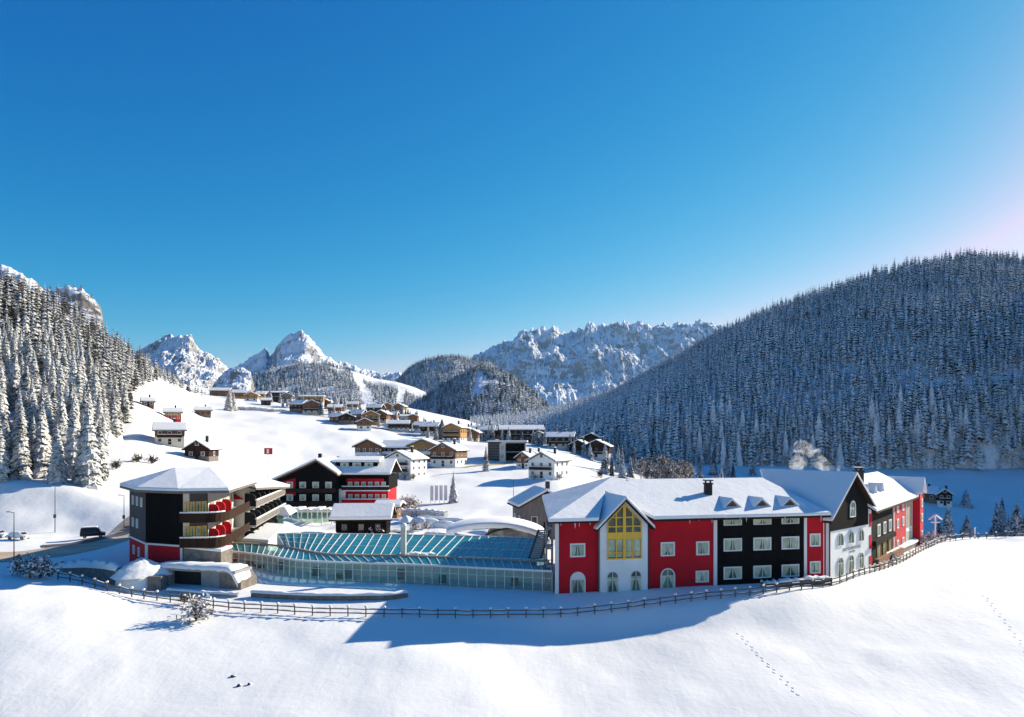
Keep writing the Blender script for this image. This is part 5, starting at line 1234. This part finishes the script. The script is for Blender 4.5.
q = random.Random(41)
def mound(label, px, d, rx, ry, h, seed):
    n = 12; V = []; F = []; sd = random.Random(seed); c = at(px, d)
    for i in range(7):
        t = i/6
        for k in range(n*2):
            a = math.pi*k/n; f = (1-t**1.6)*(1+.14*math.sin(2*a+seed)+.08*math.sin(5*a+seed*2))
            V.append((rx*f*math.cos(a), ry*f*math.sin(a), -.25+(h+.25)*(1-(1-t)**2)+sd.uniform(-.05, .05)))
    for i in range(6):
        for k in range(n*2): F.append((i*n*2+k, i*n*2+(k+1) % (n*2), (i+1)*n*2+(k+1) % (n*2), (i+1)*n*2+k))
    ob = link_mesh("snow_mound", np_mesh("snow_mound", V, F, 'rsnow')); ob.location = c
    tag(ob, label, "snow heap", "ploughed snow heaps on the flat behind the glass hall")
for k in range(16):
    mound("low ploughed snow heap on the flat behind the glass hall", q.uniform(398, 540), q.uniform(136, 178), q.uniform(1.6, 4), q.uniform(1, 2), q.uniform(.7, 1.7), k)
for k in range(6):
    mound("low ploughed snow heap on the flat behind the glass hall", q.uniform(290, 332), q.uniform(128, 150), q.uniform(2, 4), q.uniform(1.2, 2), q.uniform(.9, 1.8), 40+k)
ribbon("path", [(392, 158), (420, 154), (450, 150), (500, 147), (545, 146)], 2.2, 'concrete', .05)
wall_run("path_wall", "low stone garden wall bending behind the white pillar", "wall", [(408, 142), (425, 146), (446, 145), (462, 138)], .9, .5, 'stone', .45, seed=22)
wall_run("terrace_wall", "low wall along the cleared terrace in front of the black hut", "wall", [(288, 125), (305, 127), (322, 130), (334, 138)], .8, .5, 'concrete', .35, seed=23)
tag(MB().bar(tuple(at(452, 170, .9)), tuple(at(538, 162, .9)), .06).build("railing_cable", 'metal'), "thin dark handrail along the snow-capped garden wall", "handrail")
# ------------------------------------------------------------------ rail fence round the meadow
FP = [(58, 97), (85, 96), (110, 94.2), (130, 92.8), (150, 91.6), (190, 89), (240, 87.5), (300, 86.5), (350, 86.2), (430, 87.3), (500, 88), (560, 88.6), (620, 89.4), (680, 91), (720, 93.3), (760, 95), (800, 96), (830, 99), (850, 104), (880, 112), (905, 122), (925, 134), (938, 143), (955, 148), (990, 149.5), (1045, 150)]
fp = crv(FP, 92)
fe_ = thing("rail_fence", "long weathered two-rail fence curving along the edge of the snow meadow", "fence", (fp[45].x, fp[45].y, ground(fp[45].x, fp[45].y)))
for i, p in enumerate(fp):
    z = ground(p.x, p.y); lean = R.uniform(-.05, .05)
    po = MB().bar((p.x, p.y, z-.3), (p.x+lean, p.y, z+1.1), .12).build("post", 'rail', fe_, world=True)
    if R.random() < .8: MB().blob((p.x+lean, p.y, z+1.2), (.2, .2, .15), i, 8, 5).build("snow_cap", 'rsnow', po, True, world=True)
for hh, nm in ((.42, "lower_rail"), (.92, "upper_rail")):
    m = MB(); c = MB()
    for a, b in zip(fp[:-1], fp[1:]):
        za, zb = ground(a.x, a.y)+hh, ground(b.x, b.y)+hh+R.uniform(-.04, .04)
        m.bar((a.x, a.y-.1, za), (b.x, b.y-.1, zb), .06, .12)
        if R.random() < .5: c.bar((a.x+(b.x-a.x)*.2, a.y+(b.y-a.y)*.2-.1, za+.12), (a.x+(b.x-a.x)*.8, a.y+(b.y-a.y)*.8-.1, zb+.12), .12, .07)
    r_ = m.build(nm, 'rail', fe_, world=True); c.build("rail_snow", 'rsnow', r_, world=True)

def footprints(pts, n, seed, r=.17):
    """a line of trodden holes: each a little rim of pushed-up snow"""
    c = crv(pts, n); q = random.Random(seed); V = []; F = []
    for i, p in enumerate(c):
        t = (c[min(i+1, n-1)]-c[max(i-1, 0)]).normalized(); nn = Vector((-t.y, t.x)); p = p+nn*(.16 if i % 2 else -.16)+Vector((q.uniform(-.08, .08), q.uniform(-.08, .08)))
        k = len(V); rr = r*q.uniform(.8, 1.5)
        for m_, (e, z) in enumerate(((1.5, -.03), (1.0, .04), (.6, .015), (.15, .012))):
            for a in range(10):
                g_ = 2*math.pi*a/10; x = p.x+t.x*math.cos(g_)*rr*1.5*e+nn.x*math.sin(g_)*rr*e; y = p.y+t.y*math.cos(g_)*rr*1.5*e+nn.y*math.sin(g_)*rr*e
                V.append((x, y, ground(x, y)+z*q.uniform(.7, 1.3)))
        for m_ in range(3):
            for a in range(10): F.append((k+m_*10+a, k+m_*10+(a+1) % 10, k+(m_+1)*10+(a+1) % 10, k+(m_+1)*10+a))
    tag(link_mesh("footprints", np_mesh("footprints", V, F, 'snow')), kind="structure")
footprints([(740, 85), (752, 81), (768, 77), (786, 73), (797, 70)], 22, 1, .12)
footprints([(985, 100), (996, 93), (1012, 86), (1030, 78)], 20, 3, .12)
ribbon("village_lane", [(300, 500), (330, 478), (360, 446), (400, 432), (440, 420), (470, 412), (505, 405)], 3.6, 'slush', .12)
ribbon("chalet_lane", [(418, 300), (440, 292), (470, 300), (500, 310), (520, 330)], 3.0, 'slush', .10)
# ------------------------------------------------------------------ cars, lamps, signs
def car(name, label, pos, rz, L, wd, h, body, boxy=False, snow=False):
    o = thing(name, label, "van" if boxy else "car", pos, rz)
    hl = L/2
    prof = [(-hl, .35), (-hl+.05, .75), (-hl*.62, .92), (-hl*.28, h-.05), (hl*.45, h), (hl*.86, .98), (hl, .9), (hl, .35)] if not boxy else [(-hl, .35), (-hl+.02, .95), (-hl*.66, 1.1), (-hl*.45, h-.06), (hl*.93, h), (hl, 1.1), (hl, .35)]
    m = MB(); n = len(prof)
    lo = [(x, -wd/2*(.86 if z > 1.0 else 1), z) for x, z in prof]; hi = [(x, -y, z) for x, y, z in lo]
    m.prism(lo, hi); b = m.build("body", body, o)
    bv = b.modifiers.new("bevel", 'BEVEL'); bv.width = .07; bv.segments = 2
    g_ = MB(); top = h-.12; zb = 1.0 if not boxy else 1.15
    a0 = -hl*.52 if not boxy else -hl*.5; a1 = hl*.68 if not boxy else hl*.9
    for sg in (-1, 1):
        y = sg*(wd/2*.87+.02)
        q = [(a0, y, zb), (a1, y, zb), (a1-.25*(not boxy)*1.6, y*.985, top), (a0+.45, y*.985, top)]
        g_.poly(q if sg < 0 else q[::-1])
    g_.poly([(hl*.88-.2 if not boxy else hl+.005, -wd*.36, zb+.02), (hl*.88-.2 if not boxy else hl+.005, wd*.36, zb+.02), (hl*.5 if not boxy else hl*.95, wd*.33, top), (hl*.5 if not boxy else hl*.95, -wd*.33, top)])
    g_.poly([(a0-.2, wd*.36, zb), (a0-.2, -wd*.36, zb), (a0+.35, -wd*.33, top), (a0+.35, wd*.33, top)])
    g_.build("glazing", 'farpane', o)
    for x in (-hl*.62, hl*.62):
        for sg in (-1, 1):
            t = MB().tube([(x, sg*(wd/2-.2), .33), (x, sg*(wd/2+.02), .33)], [.33, .33], 14).build("wheel", 'tyre', o)
            MB().tube([(x, sg*(wd/2+.021), .33), (x, sg*(wd/2+.03), .33)], [.19, .17], 10).build("rim", 'steel', t)
    for sg in (-1, 1):
        MB().box(-hl-.03, -hl+.04, sg*wd*.36-.17, sg*wd*.36+.17, .62, .78).build("headlight", 'lampclear', o)
        MB().box(hl-.05, hl+.03, sg*wd*.38-.13, sg*wd*.38+.13, .75, .95).build("tail_light", 'lampred', o)
    if snow: MB().slab([(-hl*.35, -wd*.4, h+.2), (hl*.85, -wd*.4, h+.2), (hl*.85, wd*.4, h+.2), (-hl*.35, wd*.4, h+.2)], .19).build("roof_snow", 'rsnow', o)
    return o
car("parked_car", "white hatchback standing on the gritted road by the lamp post", at(19, 141.5, .1), rd(172), 4.3, 1.75, 1.5, 'carwhite')
car("parked_car", "pale car half out of the picture ahead of the white hatchback", at(-3, 144.5, .1), rd(176), 4.2, 1.75, 1.5, 'carwhite')
car("parked_van", "black van parked in the blue shade beside the lane", at(93, 143.5, .15), rd(206), 4.4, 1.9, 2.0, 'cardark', True, True)
def lamp(label, px, d, h, sign=None, group="street lamps along the road"):
    p = at(px, d); o = thing("street_lamp", label, "street lamp", p, 0, group)
    MB().tube([(0, 0, -.5), (0, 0, h*.6), (0, 0, h)], [.09, .075, .05], 8).build("pole", 'metal', o)
    MB().bar((0, 0, h-.05), (-.9, 0, h+.08), .08).build("arm", 'metal', o)
    MB().box(-1.25, -.6, -.12, .12, h+.02, h+.16).build("lamp_head", 'steel', o)
    if sign:
        s_ = MB().box(-.28, .28, -.12, -.06, sign, sign+.75).build("sign_panel", 'dkgrey', o)
    return o
lamp("thin dark street lamp in front of the white hatchback", 14, 118, 8.0)
lamp("tall street lamp carrying a small sign at the lane's snow bank", 55, 150, 10.2, 3.0)
lamp("street lamp with a box on its pole close to the dark polygonal house", 124, 152, 7.2, 2.3)
lamp("lone slim lamp on the snowfield behind the glass hall", 513.5, 205, 7.5)
cr = thing("wayside_cross", "white weathered wayside cross in the shrubs beyond the hotel's right end", "cross", at(935.5, 147))
MB().bar((0, 0, -.4), (0, 0, 5.0), .2).build("post", 'trim', cr); MB().bar((-.9, 0, 3.6), (.9, 0, 3.6), .18).build("cross_bar", 'trim', cr)
m = MB().slab([(-1.3, -.4, 4.3), (0, -.4, 5.3), (0, .4, 5.3), (-1.3, .4, 4.3)], .15).slab([(0, -.4, 5.3), (1.3, -.4, 4.3), (1.3, .4, 4.3), (0, .4, 5.3)], .15); m.build("little_roof", 'rsnow', cr)
po = thing("marker_post", "slim white marker post on the crest at the right", "post", at(975, 149.5)); MB().tube([(0, 0, -.3), (0, 0, 2.2)], [.14, .12], 8).build("shaft", 'trim', po); MB().blob((0, 0, 2.25), (.2, .2, .16), 1, 8, 5).build("snow_cap", 'rsnow', po, True)
fp_ = thing("flagpole", "flagpole with a small red and white flag above the balcony wing", "flagpole", hset(268, 480, 225))
MB().tube([(0, 0, -.5), (0, 0, 11.8)], [.1, .06], 7).build("pole", 'steel', fp_)
V = [];
for k in range(7):
    x = k*.42; y = .18*math.sin(k*1.3)
    for z in (9.6, 11.6): V.append((x-1.2, y, z))
fl_ = MB(); fl_.v = V+[(x, y+.03, z) for x, y, z in V]; fl_.f = [(2*k, 2*k+2, 2*k+3, 2*k+1) for k in range(6)]+[(14+2*k+1, 14+2*k+3, 14+2*k+2, 14+2*k) for k in range(6)]
fo = fl_.build("flag", 'flag', fp_)
MB().box(-.3, .35, -.3, .3, 9.9, 11.3).build("white_stripe", 'trim', fp_)
for k in range(4):
    b = thing("banner_pole", "pale upright banner on a pole in the row of four on the snowfield", "banner", hset(430.5+k*4.6, 503, 212), 0, "four pale banners on the snowfield")
    MB().tube([(0, 0, -.3), (0, 0, 5.4)], [.07, .05], 6).build("pole", 'steel', b); MB().box(.08, .85, -.02, .02, .9, 5.3).build("banner_cloth", 'trim', b)

# ------------------------------------------------------------------ single trees and shrubs
SOLO = [("slim snowy spruce alone in the snowfield behind the glass hall", 453.5, 212, 9.6, .9, False), ("small spruce beside the modern dark block's field", 486, 285, 10.4, .85, False),
        ("big dark spruce, left of a pair on the upper slope", 229, 470, 15, 1.1, False), ("thin spruce leaning on the big dark one of the upper slope", 233.5, 474, 12.5, 1.0, False),
        ("dark spruce standing before the long dark lodge", 270, 590, 11, 1.3, False), ("spruce left of the flat-topped pale block", 298, 560, 16, 1.0, False), ("second spruce close against the flat-topped pale block", 302.5, 558, 12, 1.0, False),
        ("spruce at the right corner of the red and ochre chalet", 321, 492, 12, 1.0, False), ("wide spruce, left of a pair at the far end of the pale block", 335.5, 545, 13, 1.3, False), ("wide spruce, right of a pair at the far end of the pale block", 341.5, 548, 12, 1.3, False),
        ("bluish dark spruce between the village row and the ochre timber house", 442, 408, 12, 1.3, False),
        ("lone shaded spruce on the blue meadow at the right", 966, 318, 8.6, 1.3, True), ("tall shaded conifer just right of the wayside cross", 948, 222, 17.0, 1.0, True), ("broad shaded conifer right of the tall one behind the crest", 967, 226, 13.5, 1.25, True),
        ("small shaded conifer left of the tall one behind the crest", 939, 228, 12.0, 1.1, True),
        ("single spruce set down on the blue meadow above the hotel roof", 752.5, 372, 9.0, 1.1, True)]
wall_run("shrub_row", "long snowy shrub row across the upper slope right of the twin spruces", "hedge", [(238, 486), (255, 484), (272, 486), (286, 492)], 1.6, 1.4, 'spruce', .6, seed=31, lump=.8)
q = random.Random(77)
for k, (px, d, h) in enumerate(((352, 520, 9), (356, 455, 7), (379, 452, 8), (396, 480, 9), (412, 440, 7), (428, 415, 8), (436, 402, 9), (470, 405, 8), (478, 425, 10), (489, 430, 9), (502, 420, 8), (511, 445, 11), (533, 420, 9), (545, 415, 10), (551, 400, 9), (570, 392, 10), (575, 405, 12), (584, 380, 9), (609, 392, 11), (613, 400, 12), (574, 372, 8), (590, 370, 9), (606, 372, 10), (622, 385, 11), (280, 600, 10), (322, 560, 10), (334, 500, 9), (345, 560, 12), (360, 560, 11), (366, 500, 8), (392, 540, 10), (408, 520, 9), (417, 500, 10), (291, 560, 9), (306, 590, 11), (461, 440, 9), (424, 470, 9), (556, 425, 12), (566, 415, 13), (618, 410, 13), (626, 400, 12), (632, 390, 11))):
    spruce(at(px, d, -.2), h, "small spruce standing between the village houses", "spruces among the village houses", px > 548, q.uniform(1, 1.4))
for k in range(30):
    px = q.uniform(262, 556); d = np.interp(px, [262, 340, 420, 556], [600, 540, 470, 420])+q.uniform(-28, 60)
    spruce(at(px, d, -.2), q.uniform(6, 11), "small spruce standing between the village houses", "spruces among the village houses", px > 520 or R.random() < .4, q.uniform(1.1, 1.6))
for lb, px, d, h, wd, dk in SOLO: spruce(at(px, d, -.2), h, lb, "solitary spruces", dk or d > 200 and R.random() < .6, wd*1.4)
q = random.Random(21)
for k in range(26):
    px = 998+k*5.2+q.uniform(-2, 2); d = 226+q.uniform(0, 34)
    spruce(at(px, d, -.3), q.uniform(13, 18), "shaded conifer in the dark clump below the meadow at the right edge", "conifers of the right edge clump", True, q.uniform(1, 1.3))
for k in range(16):
    px = q.uniform(602, 640) if k < 7 else q.uniform(692, 745); d = q.uniform(318, 372)
    spruce(at(px, d, -.3), q.uniform(9, 15), "shaded spruce in the loose belt behind the hotel roof", "spruces behind the hotel roof", True, q.uniform(.9, 1.2))
def twig_tree(name, label, cat, pos, h, seed, m='frost', spread=.4, n=46, group=None, leafy=200):
    """bare crown: forking twigs carrying rime and clumps of snow"""
    q = random.Random(seed); o = thing(name, label, cat, pos, 0, group); t = MB(); c = MB()
    bush = cat != "tree"
    if not bush: t.tube([(0, 0, -.2), (0, 0, h*.35), (q.uniform(-.1, .1)*h, 0, h*.7)], [h*.022, h*.016, h*.006], 6)
    else: t.tube([(0, 0, -.3), (0, 0, h*.1), (.02, 0, h*.3)], [h*.03, h*.025, h*.01], 6)
    for k in range(n):
        a = q.uniform(0, 6.28); b = q.uniform(.12, .75)*h if not bush else q.uniform(0, .28)*h; L = h*spread*q.uniform(.5, 1)*(1.15-b/h*.6); el = q.uniform(.3, 1.1) if not bush else q.uniform(.15, 1.35)
        e = Vector((math.cos(a)*math.cos(el)*L, math.sin(a)*math.cos(el)*L, b+math.sin(el)*L))
        t.tube([(0, 0, b), (e.x*.5, e.y*.5, b+(e.z-b)*.6), tuple(e)], [h*.009, h*.006, h*.003], 4)
        for _ in range(max(leafy//n+1, 3)):
            u = q.uniform(.35, 1.05); p = Vector((e.x*u, e.y*u, b+(e.z-b)*u))+Vector((q.gauss(0, 1), q.gauss(0, 1), q.gauss(0, 1)))*h*.045
            s_ = h*q.uniform(.012, .035)*(1.6 if bush else 1); d1 = Vector((q.gauss(0, 1), q.gauss(0, 1), q.gauss(0, 1))).normalized()*s_*2; d2 = Vector((q.gauss(0, 1), q.gauss(0, 1), q.gauss(0, 1))).normalized()*s_
            c.poly([p-d1, p+d2, p+d1, p-d2])
    t.build("trunk" if cat == "tree" else "stems", 'bark', o); c.build("crown" if cat == "tree" else "twigs", m, o); return o
for i, (px, d, h) in enumerate(((648, 330, 9), (655, 322, 8), (662, 335, 10), (669, 328, 9), (676, 322, 9.5), (684, 330, 10), (641, 340, 8), (690, 338, 8))):
    twig_tree("birch_tree", "bare brownish birch with rime in the thicket behind the hotel's left roof", "tree", at(px, d), h*1.35, 30+i, 'birch', .36, 60, "bare birches behind the roof", 620)
twig_tree("frosted_tree", "thickly frosted pale tree next to the hotel chimney", "tree", at(716, 300), 12.5, 51, 'frost', .40, 70, leafy=700)
twig_tree("frosted_tree", "slimmer frosted tree right of the thickly frosted pale one", "tree", at(726, 306), 12.5, 52, 'frost', .3, 50, leafy=320)
twig_tree("shaded_bush", "round bare bush on the blue snow below the shaded chalets", "bush", at(600, 300), 4.6, 53, 'twig', .5, 40, leafy=200)
twig_tree("snowy_shrub", "big snow-plastered shrub at the left end of the rail fence", "shrub", at(24, 99), 3.2, 54, 'plastered', .75, 60, leafy=900)
twig_tree("snowy_shrub", "second snow-plastered shrub touching the fence's first post", "shrub", at(40, 97), 3.2, 55, 'plastered', .8, 60, leafy=900)
twig_tree("snowy_shrub", "tangled snowy shrub breaking the fence line below the garage", "shrub", at(196, 84), 3.4, 56, 'frost', .8, 44, leafy=420)
twig_tree("fallen_twigs", "bare twigs poking from the snow below the fence", "shrub", at(184, 90), 2.0, 57, 'twig', .7, 24, leafy=200)
for i, (px, d, h, lb) in enumerate(((398, 190, 5, "snowy shrub, leftmost of three beside the red chalet hotel"), (404, 193, 5.5, "snowy shrub, middle of three beside the red chalet hotel"), (412, 195, 5, "snowy shrub, rightmost of three beside the red chalet hotel"),
        (405, 263, 3.5, "ochre-tinged bush before the white chalet's door"), (413, 262, 3.2, "pale bush at the right corner of the white chalet"), (374, 149, 3.6, "snow-laden bush at the right end of the black hut"),
        (560, 262, 3.0, "bush at the right foot of the white chalet with dark gable"), (534, 262, 2.6, "bush at the left foot of the white chalet with dark gable"),
        (415, 158, 2.6, "frosted bush behind the white pillar"), (426, 160, 2.4, "frosted bush right of the one behind the white pillar"), (893, 120.5, 2.0, "pale frosted bush on the terrace before the red wing"),
        (922, 140, 2.6, "frosted shrub at the end of the stone planter"), (930, 142, 2.8, "frosted shrub below the wayside cross"), (941, 144.5, 2.2, "frosted shrub where the fence turns right"),
        (137, 210, 3.2, "bare shrub at the foot of the left wood, left of two"), (152, 214, 3.4, "bare shrub at the foot of the left wood, right of two"), (116, 196, 3.0, "bare shrub close under the left wood's last spruce"))):
    twig_tree("shrub", lb, "shrub", at(px, d), h, 70+i, 'twig' if d > 195 and d < 220 else 'frost', .7, 44, leafy=420)
for i, (px, d) in enumerate(((233, 70.5), (239, 68.6), (249, 68.9))):
    o = thing("stone", ("dark stone poking from the snow, leftmost of three in the meadow", "dark stone in the meadow, middle of three", "dark small stone in the meadow, rightmost of three")[i], "stone", at(px, d))
    MB().blob((0, 0, .05), (.26-.06*i, .16, .16), 5+i, 9, 6, .3).build("rock", 'chimney', o); MB().blob((.08, .02, .14), (.16, .14, .07), 15+i, 8, 5, .2).build("snow_cap", 'rsnow', o, True)

# ------------------------------------------------------------------ smoke from the hotel's roof
def smoke():
    m = bpy.data.materials.new("chimney_steam"); m.use_nodes = True; n = m.node_tree; n.nodes.clear()
    o = n.nodes.new("ShaderNodeOutputMaterial"); v = n.nodes.new("ShaderNodeVolumePrincipled"); v.inputs['Color'].default_value = (.98, .98, .99, 1); v.inputs['Anisotropy'].default_value = .45
    t = pos_noise(n, .5, 5, .65, 1.0); r = ramp(n, t.outputs[0], [(.50, (0, 0, 0)), (.68, (1, 1, 1))])
    k = n.nodes.new("ShaderNodeMath"); k.operation = 'MULTIPLY'; k.inputs[1].default_value = .42; n.links.new(r.outputs[0], k.inputs[0]); n.links.new(k.outputs[0], v.inputs['Density']); n.links.new(v.outputs[0], o.inputs['Volume'])
    mb = MB(); D = 128; L = [(841, 473.5, .7), (836, 470, 1.2), (829, 467.5, 1.6), (822, 464, 1.6), (815, 459.5, 1.9), (811, 454, 2.1), (806, 450, 1.9), (802, 447, 1.8), (801, 455, 1.7), (797, 463, 1.9)]
    for i, (px, y, r_) in enumerate(L): mb.blob((wx(px, D), D, zy(y, D)), (r_*.95, r_*.75, r_*.72), i, 12, 8, .12)
    ob = mb.build("smoke", m, None, True); tag(ob, "white steam drifting left from the hotel's roof chimney", "smoke", kind="stuff")
    rm = ob.modifiers.new("merge", 'REMESH'); rm.mode = 'VOXEL'; rm.voxel_size = .35
smoke()

# ------------------------------------------------------------------ cold valley air
hm = bpy.data.materials.new("valley_air"); hm.use_nodes = True; n = hm.node_tree; n.nodes.clear()
ho = n.nodes.new("ShaderNodeOutputMaterial"); hv = n.nodes.new("ShaderNodeVolumePrincipled")
hv.inputs['Color'].default_value = (.38, .68, 1, 1); hv.inputs['Density'].default_value = HAZE; hv.inputs['Anisotropy'].default_value = .35
n.links.new(hv.outputs[0], ho.inputs['Volume'])
tag(MB().box(-9000, 12000, -60, 8000, -60, 960).build("haze", hm), "thin pale winter air filling the valley", "haze", kind="stuff")
